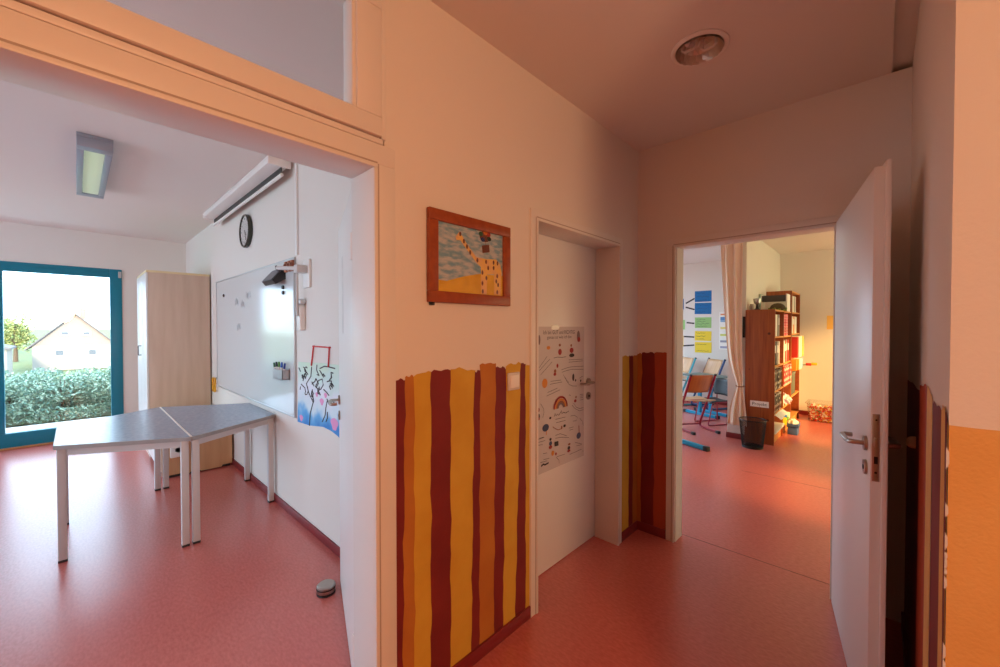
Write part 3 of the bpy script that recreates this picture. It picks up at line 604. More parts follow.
mb = MB(); mb.tube([(.15, 0, .05), (.15, -.04, .05), (.10, -.05, .075), (.02, -.02, .066)], .010, 10); mb.build('bracket_arm', BLACK, wd)
ph = thing('pen_holder', 'small clear box of markers stuck low on the whiteboard', 'pen holder', (-3.38, YW - .013, 1.05))
mb = MB(); mb.box(-.10, .10, -.055, -.051, 0, .075); mb.box(-.10, .10, -.004, 0, 0, .085); mb.box(-.10, .10, -.055, 0, 0, .004); mb.box(-.10, -.096, -.055, 0, 0, .075); mb.box(.096, .10, -.055, 0, 0, .075)
mb.build('holder_box', mat('frosted grey acrylic', (168, 172, 178), .3), ph)
for i, (x, c, tilt) in enumerate(((-.075, (40, 96, 60), -.5), (-.045, (38, 40, 44), -.3), (-.01, (86, 140, 60), -.1), (.03, (34, 84, 170), .1), (.065, (30, 60, 140), .35))):
    mk = thing('marker', ('dark green marker leaning leftmost in the whiteboard pen holder', 'black marker in the whiteboard pen holder', 'light green marker in the whiteboard pen holder', 'blue marker in the middle right of the whiteboard pen holder', 'navy marker leaning rightmost in the whiteboard pen holder')[i], 'marker', (-3.38 + x, YW - .05, 1.058), 0, 'markers in the pen holder')
    d = Vector((math.sin(tilt), 0, math.cos(tilt)))
    m_ = mat('marker colour', c, .4)
    MB().cyl((0, 0, 0), d * .085, .008, .008, 12).build('barrel', WHITE, mk); MB().cyl(d * .085, d * .125, .009, .0075, 12).build('cap', m_, mk)
# yellow handle
yh = thing('loop_handle', 'yellow plastic loop handle hung beside the whiteboard\'s lower left edge', 'handle', (-5.66, YW, .78))
mb = MB(); mb.tube([(-.045, -.03, -.075), (.045, -.03, -.075), (.055, -.03, -.065), (.055, -.03, .065), (.045, -.03, .075), (-.045, -.03, .075), (-.055, -.03, .065), (-.055, -.03, -.065)], .011, 8, True); mb.build('loop', mat('yellow plastic', (226, 160, 30), .4), yh)
mb = MB(); mb.cyl((0, 0, .075), (0, -.035, .075), .008); mb.build('hook', STEEL, yh)
# conduit and boxes
cc = thing('cable_conduit', 'white cable conduit running up from the whiteboard edge to the ceiling', 'conduit', (-3.135, YW, 0))
MB().box(-.018, .018, -.014, 0, 1.985, H, .003).build('conduit_body', WHITE, cc)
br = thing('wall_bracket', 'white jointed bracket on a wall plate beside the whiteboard', 'bracket', (-2.94, YW, 1.83))
MB().box(-.055, .055, -.018, 0, -.10, .10, .004).build('wall_plate', WHITE, br)
mb = MB(); mb.tube([(0, -.018, .03), (0, -.07, .03), (-.08, -.12, .035), (-.19, -.14, .045)], .014, 10); mb.box(-.03, .03, -.09, -.018, .0, .055, .006); mb.build('arm', METW, br)
mb = MB(); mb.cyl((-.075, -.05, .035), (-.075, -.05, -.30), .009); mb.build('rod', METW, br)
jb = thing('junction_box', 'white cable box under the bracket at the whiteboard edge', 'box', (-3.03, YW, 1.53))
MB().box(-.035, .035, -.04, 0, -.10, .08, .005).build('box_body', WHITE, jb); MB().box(-.035, .05, -.045, 0, .082, .125, .012, 3).build('clamp_knob', ALU, jb)

# clock
ck = thing('wall_clock', 'round dark-rimmed wall clock above the whiteboard', 'clock', (-4.372, YW, 2.362))
MY = Matrix.Rotation(R(90), 4, 'X')
MB().lathe([(.150, 0), (.157, .008), (.157, .030), (.151, .038), (.140, .038), (.136, .032), (.136, .026)], 48, MY, caps=False).build('rim', mat('dark olive rim', (58, 58, 48), .25, .3), ck)
mb = MB(); mb.lathe([(.150, .001), (.150, .026), (.001, .026)], 48, MY); mb.build('dial', mat('pale dial', (214, 214, 214), .5), ck)
mb = MB()
for q in range(12):
    a = q * math.pi / 6; mb.tube([(math.sin(a) * .105, -.0272, math.cos(a) * .105), (math.sin(a) * .124, -.0272, math.cos(a) * .124)], .0035 if q % 3 == 0 else .002, 6)
mb.build('hour_marking', BLACK, ck)
for l, a, nm in ((.065, 2.35, 'hour_hand'), (.10, 2.75, 'minute_hand')):
    MB().tube([(0, -.029, 0), (math.sin(a) * l, -.029, math.cos(a) * l)], .003, 6).build(nm, BLACK, ck)
mb = MB(); mb.cyl((0, -.026, 0), (0, -.031, 0), .007); mb.build('hub', BLACK, ck)
MB().lathe([(.136, .0325), (.001, .0345)], 48, MY).build('glass_cover', PICGL, ck)

# projection screen
ps = thing('projection_screen', 'long white roll-up projection screen case under the ceiling above the whiteboard', 'projection screen', (-4.285, 1.035, 0))
mb = MB(); mb.prism([(-1.07, -.065, H - .002), (-1.07, -.07, H - .02), (-1.07, -.06, H - .048), (-1.07, .045, H - .066), (-1.07, .075, H - .045), (-1.07, .075, H - .002)], (2.14, 0, 0)); mb.build('case', WHITE, ps, smooth=0)
mb = MB()
for x in (-1.085, 1.07): MB().box(x, x + .015, -.074, .08, H - .070, H - .001, .003).build('end_cap', WHITE, ps)
mb = MB(); mb.box(-1.05, 1.05, .022, .028, H - .115, H - .058); mb.build('screen_cloth', BLACK, ps)
mb = MB(); mb.tube([(-1.06, .025, H - .120), (1.06, .025, H - .120)], .013, 12); mb.build('pull_bar', WHITE, ps)

# map poster
mp = thing('map_poster', 'hand-drawn watercolour map hung on a red cord beside the whiteboard', 'map', (-2.81, YW, .98))
mw = bpy.data.materials.new('watercolour map'); mw.use_nodes = True; nt = mw.node_tree; b = nt.nodes['Principled BSDF']; b.inputs['Roughness'].default_value = .7
tcn = nt.nodes.new('ShaderNodeTexCoord'); sx = nt.nodes.new('ShaderNodeSeparateXYZ'); rp = nt.nodes.new('ShaderNodeValToRGB'); nz = nt.nodes.new('ShaderNodeTexNoise'); nz.inputs['Scale'].default_value = 7
ad = nt.nodes.new('ShaderNodeMath'); ad.operation = 'MULTIPLY_ADD'; ad.inputs[1].default_value = 2.0; ad2 = nt.nodes.new('ShaderNodeMath'); ad2.operation = 'MULTIPLY_ADD'; ad2.inputs[1].default_value = .5; 
nt.links.new(tcn.outputs['Object'], sx.inputs[0]); nt.links.new(tcn.outputs['Object'], nz.inputs['Vector']); nt.links.new(sx.outputs['Z'], ad.inputs[0]); ad.inputs[2].default_value = .25
nt.links.new(nz.outputs[0], ad2.inputs[0]); nt.links.new(ad.outputs[0], ad2.inputs[2]); nt.links.new(ad2.outputs[0], rp.inputs[0]); nt.links.new(rp.outputs[0], b.inputs['Base Color'])
el = rp.color_ramp.elements; el[0].position = .06; el[0].color = lin((52, 132, 206)); el[1].position = .95; el[1].color = lin((206, 226, 204))
for p, c in ((.20, (98, 170, 222)), (.34, (206, 226, 236)), (.55, (226, 228, 238)), (.75, (204, 226, 220))):
    e = el.new(p); e.color = lin(c)
mb = MB(); O = (-2.81, .98)
mb.prism([(x - O[0], -.004, z - O[1]) for x, z in MAPO[:4] + [(-2.38, 1.216), (-2.38, .735)] + MAPO[4:]], (0, .003, 0)); mb.build('map_sheet', mw, mp, smooth=0)
mb = MB()
g = random.Random(8)
for k in range(16):
    x, z = g.uniform(-3.08, -2.55), g.uniform(.93, 1.17); p_ = [(x, z)]
    for q in range(5): x += g.uniform(-.035, .045); z += g.uniform(-.035, .025); p_.append((x, z))
    MAPL.append(p_)
for pl_ in MAPL: MB().tube([(x - O[0], -.0045, z - O[1]) for x, z in pl_], .0042, 5).build('outline', INK, mp)
mb = MB()
PINKW = mat('pink watercolour', (226, 150, 196), .7)
for x, z, r_ in ((-2.53, .83, .05), (-3.08, .785, .03), (-2.72, .95, .03), (-2.66, 1.0, .022), (-2.8, .99, .02)):
    MB().prism([(x - O[0] + r_ * math.cos(t) * (1 + .25 * math.sin(3 * t)), -.0042, z - O[1] + r_ * .8 * math.sin(t)) for t in [q * math.pi / 8 for q in range(16)]], (0, -.0006, 0)).build('pink_patch', PINKW, mp, smooth=0)
mb = MB(); mb.tube([(x - O[0], -.008, z - O[1]) for x, z in CORD], .0055, 8); mb.cyl((-2.84 - O[0], 0, 1.32 - O[1]), (-2.84 - O[0], -.015, 1.32 - O[1]), .006); mb.cyl((-2.59 - O[0], 0, 1.32 - O[1]), (-2.59 - O[0], -.015, 1.32 - O[1]), .006)
mb.build('cord', mat('red cord', (206, 52, 50), .6), mp)

# door stop on the floor
ds = thing('floor_door_stop', 'round steel door stop on the classroom floor beside the open door', 'door stop', (-2.185, .925, 0))
MB().lathe([(.048, 0), (.048, .012), (.046, .014)], 32).build('rubber_base', RUBBER, ds)
MB().lathe([(.046, .012), (.048, .015), (.048, .030)], 32, caps=False).build('steel_band', STEEL, ds)
MB().lathe([(.049, .030), (.049, .036)], 32).build('rubber_ring', RUBBER, ds)
MB().lathe([(.047, .036), (.047, .044), (.040, .050), (.001, .052)], 32).build('steel_cap', STEEL, ds)

# ceiling lamp of the classroom
cl = thing('ceiling_lamp', 'rectangular grey ceiling lamp with a lit pale green louvre', 'ceiling lamp', (-4.43, .10, H))
mb = MB(); x, y = .705, .085
mb.box(-x + .09, x - .09, -y, -y + .035, -.085, -.021, .003); mb.box(-x + .09, x - .09, y - .035, y, -.085, -.021, .003); mb.box(-x, -x + .09, -y, y, -.085, -.021, .003); mb.box(x - .09, x, -y, y, -.085, -.021, .003); mb.box(-x, x, -y, y, -.0205, -.002)
mb.build('housing', mat('blue grey lamp housing', (150, 158, 172), .4, .2), cl)
mb = MB()
for i in range(40):
    xx = -.60 + i * 1.2 / 39; mb.box(xx - .0015, xx + .0015, -.048, .048, -.078, -.035)
mb.build('louvre', mat('louvre blades', (232, 238, 228), .3), cl)
MB().box(-.61, .61, -.049, .049, -.034, -.028).build('diffuser', mat('lit lamp diffuser', (222, 240, 212), .5, emit=1.7), cl)

# ---------------------------------------------------------------- room behind the open doorway
# pine shelf: two bays, open towards +X
def pine_shelf(name, label, y0, ys, z1, boards, x0=-1.245, x1=-.93, plinth=True):
    t = thing(name, label, 'bookshelf', ((x0 + x1) / 2, (y0 + ys[-1]) / 2, 0)); ox, oy = t.location.x, t.location.y
    T = .02
    for i, y in enumerate([y0] + ys):
        a = y if i == 0 else y - T
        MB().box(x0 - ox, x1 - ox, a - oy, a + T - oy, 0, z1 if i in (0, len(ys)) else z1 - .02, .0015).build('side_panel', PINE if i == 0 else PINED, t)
    yy = [y0 + T] + ys
    for i in range(len(ys)):
        a, b = (yy[i] if i == 0 else ys[i - 1]), ys[i] - T
        for z in boards[i]:
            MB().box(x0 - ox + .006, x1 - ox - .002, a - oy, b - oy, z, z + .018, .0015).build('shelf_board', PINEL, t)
        if plinth: MB().box(x1 - ox - .04, x1 - ox - .022, a - oy, b - oy, 0, boards[i][0], .001).build('plinth', PINEL, t)
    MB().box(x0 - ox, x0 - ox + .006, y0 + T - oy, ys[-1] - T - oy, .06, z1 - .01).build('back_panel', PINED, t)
    return t
PB = [.115, .36, .645, .955, 1.318, 1.655]
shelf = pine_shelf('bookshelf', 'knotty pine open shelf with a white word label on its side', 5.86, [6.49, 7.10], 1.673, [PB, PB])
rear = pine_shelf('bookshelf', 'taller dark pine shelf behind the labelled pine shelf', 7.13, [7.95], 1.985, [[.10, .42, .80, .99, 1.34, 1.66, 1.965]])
mb = MB(); sx_, sy_ = shelf.location.x, shelf.location.y
mb.box(-1.185 - sx_, -.985 - sx_, 5.8585 - sy_, 5.860 - sy_, .455, .53)
mt = Matrix(((1, 0, 0, -1.085 - sx_), (0, 0, -1, 5.8580 - sy_), (0, 1, 0, .492), (0, 0, 0, 1)))
mb.m(1).text('Projekt', mt, .055, .155); mb.build('word_label', [WHITEP, INK], shelf, smooth=0)['label'] = 'white paper strip with black lettering'

def book(kind, label, group, y, w, z, h, x_front, d, col, style=0):
    """an upright file or book: spine faces +X"""
    t = thing(kind, label, kind.replace('_', ' '), (x_front - d / 2, y + w / 2, z), 0, group)
    cm = col if not isinstance(col, tuple) else mat('cover', col, .5)
    mb = MB(); mb.box(d / 2 - .003, d / 2, -w / 2, w / 2, 0, h, .001); mb.box(-d / 2, d / 2, -w / 2, -w / 2 + .0025, 0, h, .001); mb.box(-d / 2, d / 2, w / 2 - .0025, w / 2, 0, h, .001)
    mb.build('cover', cm, t)
    MB().box(-d / 2 + .004, d / 2 - .004, -w / 2 + .003, w / 2 - .003, .003, h - .006).build('pages', WHITEP, t)
    if style == 1:
        MB().box(d / 2, d / 2 + .0012, -w * .36, w * .36, h * .52, h * .85).build('spine_label', WHITEP, t)
    if style == 2:
        MB().lathe([(w * .3, 0), (w * .3, .002), (w * .2, .002)], 16, Matrix.Translation((d / 2, 0, h * .25)) @ Matrix.Rotation(R(90), 4, 'Y'), caps=False).build('finger_ring', STEEL, t)
    return t
PINKD = mat('pink dotted paper', (232, 88, 110), .5); 
def dotted(name, a, b_, sc, pos=.32):
    m = mat(name, a, .5); nt = m.node_tree; v = nt.nodes.new('ShaderNodeTexVoronoi'); v.inputs['Scale'].default_value = sc; v.inputs['Randomness'].default_value = .35
    tc = nt.nodes.new('ShaderNodeTexCoord'); rp = nt.nodes.new('ShaderNodeValToRGB'); rp.color_ramp.elements[0].position = pos; rp.color_ramp.elements[1].position = pos + .03
    rp.color_ramp.elements[0].color = lin(b_); rp.color_ramp.elements[1].color = lin(a)
    nt.links.new(tc.outputs['Object'], v.inputs['Vector']); nt.links.new(v.outputs['Distance'], rp.inputs[0]); nt.links.new(rp.outputs[0], nt.nodes['Principled BSDF'].inputs['Base Color'])
    return m
PINKD = dotted('pink dotted paper', (226, 66, 92), (244, 190, 190), 26)
BWDOT = dotted('black and white dotted card', (26, 24, 26), (236, 232, 226), 15, .27)
RWDOT = dotted('red and white dotted card', (214, 40, 44), (246, 236, 228), 15, .34)
def row(kind, label, group, y0, y1, z, hs, cols, x_front, d, style=0, ws=None):
    n = len(cols); g = random.Random(int(y0 * 100 + z * 1000)); ws = ws or [1] * n; tot = sum(ws); y = y0
    for i in range(n):
        w = (y1 - y0) * ws[i] / tot
        book(kind, label if isinstance(label, str) else label[i], group, y + .001, w - .003, z, hs * g.uniform(.95, 1.0), x_front + g.uniform(-.008, .004), d, cols[i], style)
        y += w
WH = mat('white file', (234, 230, 222), .5); GR = mat('grey file', (150, 146, 142), .5); RD = mat('red file', (186, 44, 36), .5); DR = mat('dark red file', (120, 24, 28), .5); BK = mat('black file', (34, 32, 34), .5); OR = mat('orange file', (238, 140, 40), .5); YL = mat('yellow file', (240, 196, 60), .5); GN = mat('green file', (110, 178, 128), .5); LB = mat('light blue file', (120, 176, 216), .5)
a0, a1, b0, b1 = 5.885, 6.465, 6.495, 7.075
def lab(cols, where):
    """one label per file: colour and its place in the compartment"""
    names = {WH: 'white', GR: 'grey', RD: 'red', DR: 'dark red', BK: 'black', OR: 'orange', YL: 'yellow', GN: 'green', LB: 'light blue'}
    cnt = {c: cols.count(c) for c in cols}; seen = {}; out = []
    ords = ('first', 'second', 'third', 'fourth', 'fifth')
    for c in cols:
        seen[c] = seen.get(c, 0) + 1
        out.append((f'{names[c]} file standing {where}' if cnt[c] == 1 else f'{ords[seen[c] - 1]} {names[c]} file from the doorway, {where}'))
    return out
def files(cols, where, group, *a, **k): row('file', lab(cols, where), group, *a, **k)
c = [WH, GR, WH, WH, GR]; W_ = 'in the top front compartment of the labelled shelf'
row('file', lab(c, W_), 'files in the top front compartment', a0, a1 - .16, 1.336, .29, c, -.955, .24, 1)
c = [DR, RD, BK, GR, GR, WH]; W_ = 'in the second front compartment of the labelled shelf'
row('file', lab(c, W_), 'files in the second front compartment', a0, a1 - .10, .973, .30, c, -.955, .25, 1)
row('magazine_box', ['black white-dotted box in the shelf\'s front bay, upper row, %s from the doorway' % o for o in ('first', 'second', 'third', 'fourth')], 'black dotted boxes', a0, a1, .663, .262, [BWDOT] * 4, -.94, .26, 2)
row('magazine_box', ['black white-dotted box in the shelf\'s front bay, lower row, %s from the doorway' % o for o in ('first', 'second', 'third')], 'black dotted boxes', a0, a1 - .05, .378, .24, [BWDOT] * 3, -.94, .26, 2)
row('binder', ['pink dotted binder in the labelled shelf\'s rear bay, %s from the doorway' % o for o in ('first', 'second', 'third')], 'pink dotted binders', b0 + .06, b1 - .12, 1.336, .30, [PINKD] * 3, -.945, .25, 2)
c = [WH, WH, RD, GR, RD]; W_ = 'in the second rear compartment of the labelled shelf'
row('file', lab(c, W_), 'files in the second rear compartment', b0, b1 - .1, .973, .31, c, -.94, .25, 1)
row('magazine_box', ['red white-dotted box in the labelled shelf\'s rear bay, %s from the doorway' % o for o in ('first', 'second', 'third', 'fourth')], 'red dotted boxes', b0, b1, .663, .27, [RWDOT] * 4, -.92, .26, 2)
c = [WH, WH, WH, GR, WH]; W_ = 'on the top board of the taller dark pine shelf'
row('file', lab(c, W_), 'files on the top board of the taller shelf', 7.16, 7.70, 1.68, .25, c, -.95, .22, 0)
c = [WH, WH, OR, WH, WH]; W_ = 'on the second board of the taller dark pine shelf'
row('file', lab(c, W_), 'files on the second board of the taller shelf', 7.16, 7.72, 1.36, .26, c, -.945, .24, 1)
c = [RD, WH, WH, WH, YL, GN]; W_ = 'sticking out on the third board of the taller shelf'
row('file', lab(c, W_), 'wide files on the third board of the taller shelf', 7.16, 7.86, 1.01, .315, c, -.86, .30, 0)
c = [OR, OR, WH, WH, LB]; W_ = 'lying deep on the fourth board of the taller shelf'
W_ = 'on the fourth board of the taller shelf'
row('file', lab(c, W_), 'files on the fourth board of the taller shelf', 7.16, 7.80, .82, .165, c, -.87, .30, 0)
# paper stack, bottle, toys, dark box in the lower compartments
st = thing('paper_stack', 'stack of white paper sheets sagging over the lowest board of the labelled shelf', 'paper stack', (-1.08, 6.17, .379))
st.location = (-1.065, 6.17, .1345)
mb = MB(); g = random.Random(3)
for i in range(9): mb.box(-.15 + g.uniform(-.01, .01), .14 + g.uniform(-.01, .02), -.27 + g.uniform(-.015, .015), .27 + g.uniform(-.015, .015), .005 * i, .005 * i + .0045, 0)
mb.build('sheets', WHITEP, st, smooth=0)
ps2 = thing('paper_sheet', 'large white paper sheet curling out of the front bay of the labelled shelf', 'paper', (-.93, 6.17, .345))
mb = MB(); mb.grid([[(-.10 + .02 * i, -.27 + .06 * j, -.001 - (.0016 * max(0, i - 4) ** 2) * (1 + .15 * math.sin(j))) for j in range(10)] for i in range(11)])
ob = mb.build('sheet', WHITEP, ps2); sm = ob.modifiers.new('thickness', 'SOLIDIFY'); sm.thickness = .002
ps2.location = (-.965, 6.17, .3825)
bt = thing('glue_bottle', 'white plastic bottle with a dark cap in the rear bay of the labelled shelf', 'bottle', (-.985, 6.62, .379))
MB().lathe([(.038, 0), (.042, .006), (.042, .13), (.030, .16), (.014, .175), (.014, .19)], 24).build('bottle_body', mat('white plastic', (236, 232, 226), .35), bt); MB().lathe([(.019, .188), (.019, .215), (.012, .222), (.001, .223)], 20).build('cap', BLACK, bt)
cp = thing('cloth_pile', 'crumpled white and lilac paper beside the white bottle on the labelled shelf', 'paper', (-1.0, 6.84, .379))
mb = MB(); bmesh.ops.create_icosphere(mb.bm, subdivisions=4, radius=.11)
for v in mb.bm.verts:
    n = v.co.normalized(); v.co *= 1 + .22 * math.sin(n.x * 9 + n.y * 5) * math.sin(n.z * 8 + 1) + .1 * math.sin(n.y * 17); v.co.z = max(v.co.z * .75, -.06); v.co.z += .06
mb.build('crumpled_paper', mat('white and lilac paper', (236, 228, 236), .7, var=(14, (206, 186, 216), .6)), cp, smooth=20)
toyc = [((236, 196, 30), 'yellow'), ((40, 110, 190), 'blue'), ((220, 60, 50), 'red'), ((90, 170, 70), 'green'), ((240, 236, 228), 'white')]
g = random.Random(11)
def toy(label, loc, rz, c, s=(.05, .035, .03)):
    t = thing('toy_block', label, 'toy', loc, rz, 'plastic toy blocks on the pine shelf'); m_ = mat('toy plastic', c, .35)
    MB().box(-s[0], s[0], -s[1], s[1], 0, s[2], .003).build('block_body', m_, t)
    mb = MB()
    for x in (-.6, -.2, .2, .6):
        for y in (-.45, .45): mb.cyl((x * s[0], y * s[1], s[2]), (x * s[0], y * s[1], s[2] + .008), .008, .008, 10)
    mb.build('studs', m_, t)
toy('yellow toy block in the lowest rear bay of the labelled shelf', (-.97, 6.60, .134), .3, toyc[0][0], (.06, .05, .09))
toy('blue toy block on top of the yellow one in the lowest rear bay', (-.97, 6.61, .232), .8, toyc[1][0], (.055, .04, .05))
toy('red toy block behind the yellow one in the lowest rear bay', (-1.0, 6.75, .134), -.3, toyc[2][0], (.05, .05, .07))
toy('green toy block low in the rear bay of the labelled shelf', (-.96, 6.87, .134), .5, toyc[3][0], (.05, .035, .05))
toy('white toy block deepest in the lowest rear bay of the labelled shelf', (-.98, 6.99, .134), .1, toyc[4][0], (.06, .045, .10))
tr = thing('tray', 'blue grey plastic tray with white cloth on the floor beside the labelled shelf', 'tray', (-.855, 6.72, .0))
mb = MB(); mb.box(-.055, .075, -.10, .10, .10, .115, .004); mb.box(-.055, .075, -.10, -.092, .10, .15, .003); mb.box(-.055, .075, .092, .10, .10, .15, .003); mb.box(.067, .075, -.10, .10, .10, .15, .003); mb.box(-.055, -.047, -.10, .10, .10, .15, .003)
mb.box(-.045, .065, -.09, .09, 0, .10, .006); mb.build('tray_body', mat('slate blue plastic', (64, 96, 150), .4), tr)
lump = MB(); bmesh.ops.create_icosphere(lump.bm, subdivisions=3, radius=.06)
for v in lump.bm.verts:
    n = v.co.normalized(); v.co *= 1 + .2 * math.sin(n.x * 8) * math.sin(n.y * 7 + 1); v.co.z = v.co.z * .8 + .155
lump.build('cloth', WHITEP, tr)
bx = thing('storage_box', 'dark green-grey box in the taller shelf under the bright files', 'box', (-1.06, 7.45, .438))
mb = MB(); mb.box(-.12, .11, -.22, .22, 0, .30, .006); mb.build('box_body', mat('dark green grey card', (84, 92, 84), .6), bx); MB().box(-.125, .115, -.225, .225, .30, .335, .004).build('lid', mat('grey card lid', (104, 110, 100), .6), bx)
fl = thing('flag_stick', 'small red and yellow toy sticking out of the taller pine shelf', 'toy', (-.87, 7.80, .905))
fl.location = (-.868, 7.845, .84)
mb = MB(); mb.cyl((-.02, 0, .02), (.16, 0, .045), .006); mb.build('stick', mat('green stick', (70, 130, 80), .5), fl); MB().box(.03, .10, -.02, .02, .015, .055, .004).build('red_piece', mat('red plastic', (206, 50, 40), .4), fl); MB().box(.10, .17, -.02, .02, .025, .065, .004).build('yellow_piece', mat('yellow plastic toy', (236, 186, 40), .4), fl)
# on top of the shelf
sb = thing('display_crate', 'white box with dark grey front band standing on top of the labelled shelf', 'box', (-1.08, 6.80, 1.673))
mb = MB(); mb.box(-.155, -.14, -.12, .14, 0, .24, .002); mb.box(.14, .155, -.12, .14, 0, .24, .002); mb.box(-.14, .14, .12, .135, 0, .235, .002); mb.box(-.14, .14, -.12, .12, 0, .012); mb.build('crate_body', WHITEP, sb)
MB().box(-.14, .14, -.115, -.10, .135, .225, .002).build('front_band', mat('dark grey band', (70, 66, 66), .5), sb)
MB().box(-.158, -.152, -.16, .14, 0, .25, .001).build('glass_side', mat('pale green side', (176, 206, 196), .2), sb)
ub = thing('moss_dome', 'dark olive dome-shaped item with green base in front of the white box', 'ornament', (-1.02, 6.60, 1.673))
MB().lathe([(.085, .0), (.105, .02), (.10, .045), (.075, .085), (.04, .105), (.001, .11)], 24, Matrix.Diagonal((.95, .5, 1, 1))).build('dome', mat('dark olive felt', (86, 76, 56), .9, bump=(60, .6)), ub)
mb = MB(); g = random.Random(9)
for k in range(50):
    a = g.uniform(0, 6.28); p = Vector((.100 * math.cos(a), .056 * math.sin(a), g.uniform(.004, .04))); mb.sphere(p, g.uniform(.008, .014), 8)
mb.build('moss', mat('moss green', (124, 148, 60), .9), ub)
tp = thing('trophy_cup', 'silver goblet on a black stem on top of the labelled shelf', 'cup', (-1.155, 6.05, 1.673))
MB().lathe([(.034, 0), (.034, .012), (.018, .022), (.013, .06), (.016, .075)], 20).build('stem', BLACK, tp)
ob = MB().lathe([(.012, .074), (.034, .088), (.042, .115), (.044, .150), (.041, .150), (.037, .112), (.028, .094), (.001, .085)], 24).build('bowl', STEEL, tp)
MB().sphere((0, 0, .115), (.034, .034, .025), 16).build('filling', mat('amber filling', (196, 130, 70), .5), tp)
gj = thing('glass_jar', 'small grey glass jar near the curtain on top of the labelled shelf', 'jar', (-1.205, 6.0, 1.673))
MB().lathe([(.026, 0), (.028, .005), (.028, .055), (.022, .066), (.022, .078), (.019, .078), (.019, .006), (.001, .006)], 20).build('jar_body', mat('grey glass', (150, 138, 128), .15), gj)
dp = thing('dark_board', 'thin black board tucked between the curtain and the labelled shelf', 'board', (-1.262, 5.885, 1.32))
MB().box(-.02, .012, 0, .02, 0, .27, .003).build('board_body', BLACK, dp)

# curtain gathered at the wall stub
cu = thing('curtain', 'cream curtain gathered with a cord in front of the wall stub', 'curtain', (-1.37, 5.84, 0))
prof = [(2.64, -1.535, -1.275), (2.3, -1.525, -1.276), (1.9, -1.50, -1.276), (1.5, -1.475, -1.275), (1.2, -1.455, -1.272), (1.0, -1.43, -1.266), (.85, -1.385, -1.262), (.74, -1.345, -1.258), (.695, -1.332, -1.257), (.64, -1.352, -1.255), (.5, -1.395, -1.235), (.35, -1.425, -1.22), (.19, -1.435, -1.205)]
rows = []; NC = 61
for z, xa, xb in prof:
    w = xb - xa; amp = .020 * min(1, (w / .2)) + .002
    rows.append([(xa + w * t - (-1.37), amp * (math.sin(t * 2 * math.pi * 2.6 + .5 * math.sin(z * 1.7)) + .35 * math.sin(t * 2 * math.pi * 5.3 + z * .8)) + .004 * math.sin(t * 11 + z), z) for t in [k / (NC - 1) for k in range(NC)]])
ob = MB().grid(rows).build('cloth', CURT, cu, smooth=80, fix=False)
sm = ob.modifiers.new('smooth', 'SUBSURF'); sm.levels = 1; sm.render_levels = 2
so = ob.modifiers.new('thickness', 'SOLIDIFY'); so.thickness = .002
mb = MB(); mb.tube([(.046 * math.cos(t) + .076, .034 * math.sin(t), .70 + .006 * math.sin(t)) for t in [k * math.pi / 10 for k in range(20)]], .006, 8, True); mb.build('tieback', mat('brown cord', (150, 104, 78), .7), cu)
mb = MB(); mb.cyl((-.18, 0, 2.655), (.12, 0, 2.655), .010); 
for x in (-.15, .1): mb.cyl((x, 0, 2.655), (x, 0, 2.70), .006)
mb.build('rail', WHITE, cu)

# waste basket of wire mesh
wb_ = thing('waste_basket', 'black wire mesh waste basket in front of the labelled shelf', 'waste basket', (-1.108, 5.62, 0))
ob = MB().lathe([(.108 + .032 * k / 24, .012 + .32 * k / 24) for k in range(25)], 56, caps=False).build('mesh_wall', BLACK, wb_, smooth=0)
wf = ob.modifiers.new('wires', 'WIREFRAME'); wf.thickness = .0052; wf.use_replace = True; wf.use_even_offset = False
mb = MB(); mb.lathe([(.001, .0), (.110, .0), (.112, .006), (.112, .022), (.106, .022), (.104, .010), (.001, .010)], 40); mb.build('base', BLACK, wb_)
mb = MB(); mb.tube([(.141 * math.cos(t), .141 * math.sin(t), .336) for t in [k * math.pi / 20 for k in range(40)]], .0065, 8, True); mb.build('rim', BLACK, wb_)

# clear tub of toy bricks against the far wall
tb = thing('storage_tub', 'clear plastic tub full of bricks on the floor by the far wall', 'tub', (-.50, 7.97, 0))
CLP = glass('clear plastic', (.96, .95, .93), .12, .1)
def rect(w, d, z): return [(-w, -d, z), (w, -d, z), (w, d, z), (-w, d, z)]
mb = MB(); mb.rings([rect(.29, .17, .0), rect(.315, .19, .27), rect(.335, .21, .275), rect(.335, .21, .288), rect(.309, .184, .282), rect(.286, .166, .006)]); mb.build('tub_wall', CLP, tb, smooth=0)
BR = [mat('brick ' + n, c, .35) for n, c in (('red', (206, 46, 40)), ('white', (240, 236, 226)), ('orange', (226, 110, 50)), ('green', (110, 150, 70)), ('yellow', (236, 190, 70)))]
mb = MB(); g = random.Random(21)
for k in range(720):
    z = g.uniform(.012, .225); f = z / .27; w, d = .255 + .02 * f, .138 + .018 * f
    x, y = g.uniform(-w, w), g.uniform(-d, d)
    if g.random() < .45: y = -d
    if g.random() < .18: x = math.copysign(w, x)
    mb.m(g.choice((0, 0, 0, 1, 1, 1, 2, 2, 4, 3))).box(x - .017, x + .017, y - .010, y + .010, z - .007, z + .009, 0, rot=Euler((g.uniform(-1, 1), g.uniform(-1, 1), g.uniform(0, 6))).to_matrix())
bks = mb.build('toy_bricks', BR, smooth=0); bks.location = (-.50, 7.97, .006); tag(bks, 'heap of red and white toy bricks inside the clear tub', 'toy bricks', kind='stuff')
nt_ = thing('paper_note', 'orange paper note pinned on the far warm wall', 'note', (-.51, 8.31, 1.53))
MB().box(-.112, .112, -.002, -.0005, -.11, .11).build('note_sheet', mat('orange note', (246, 198, 104), .7), nt_)

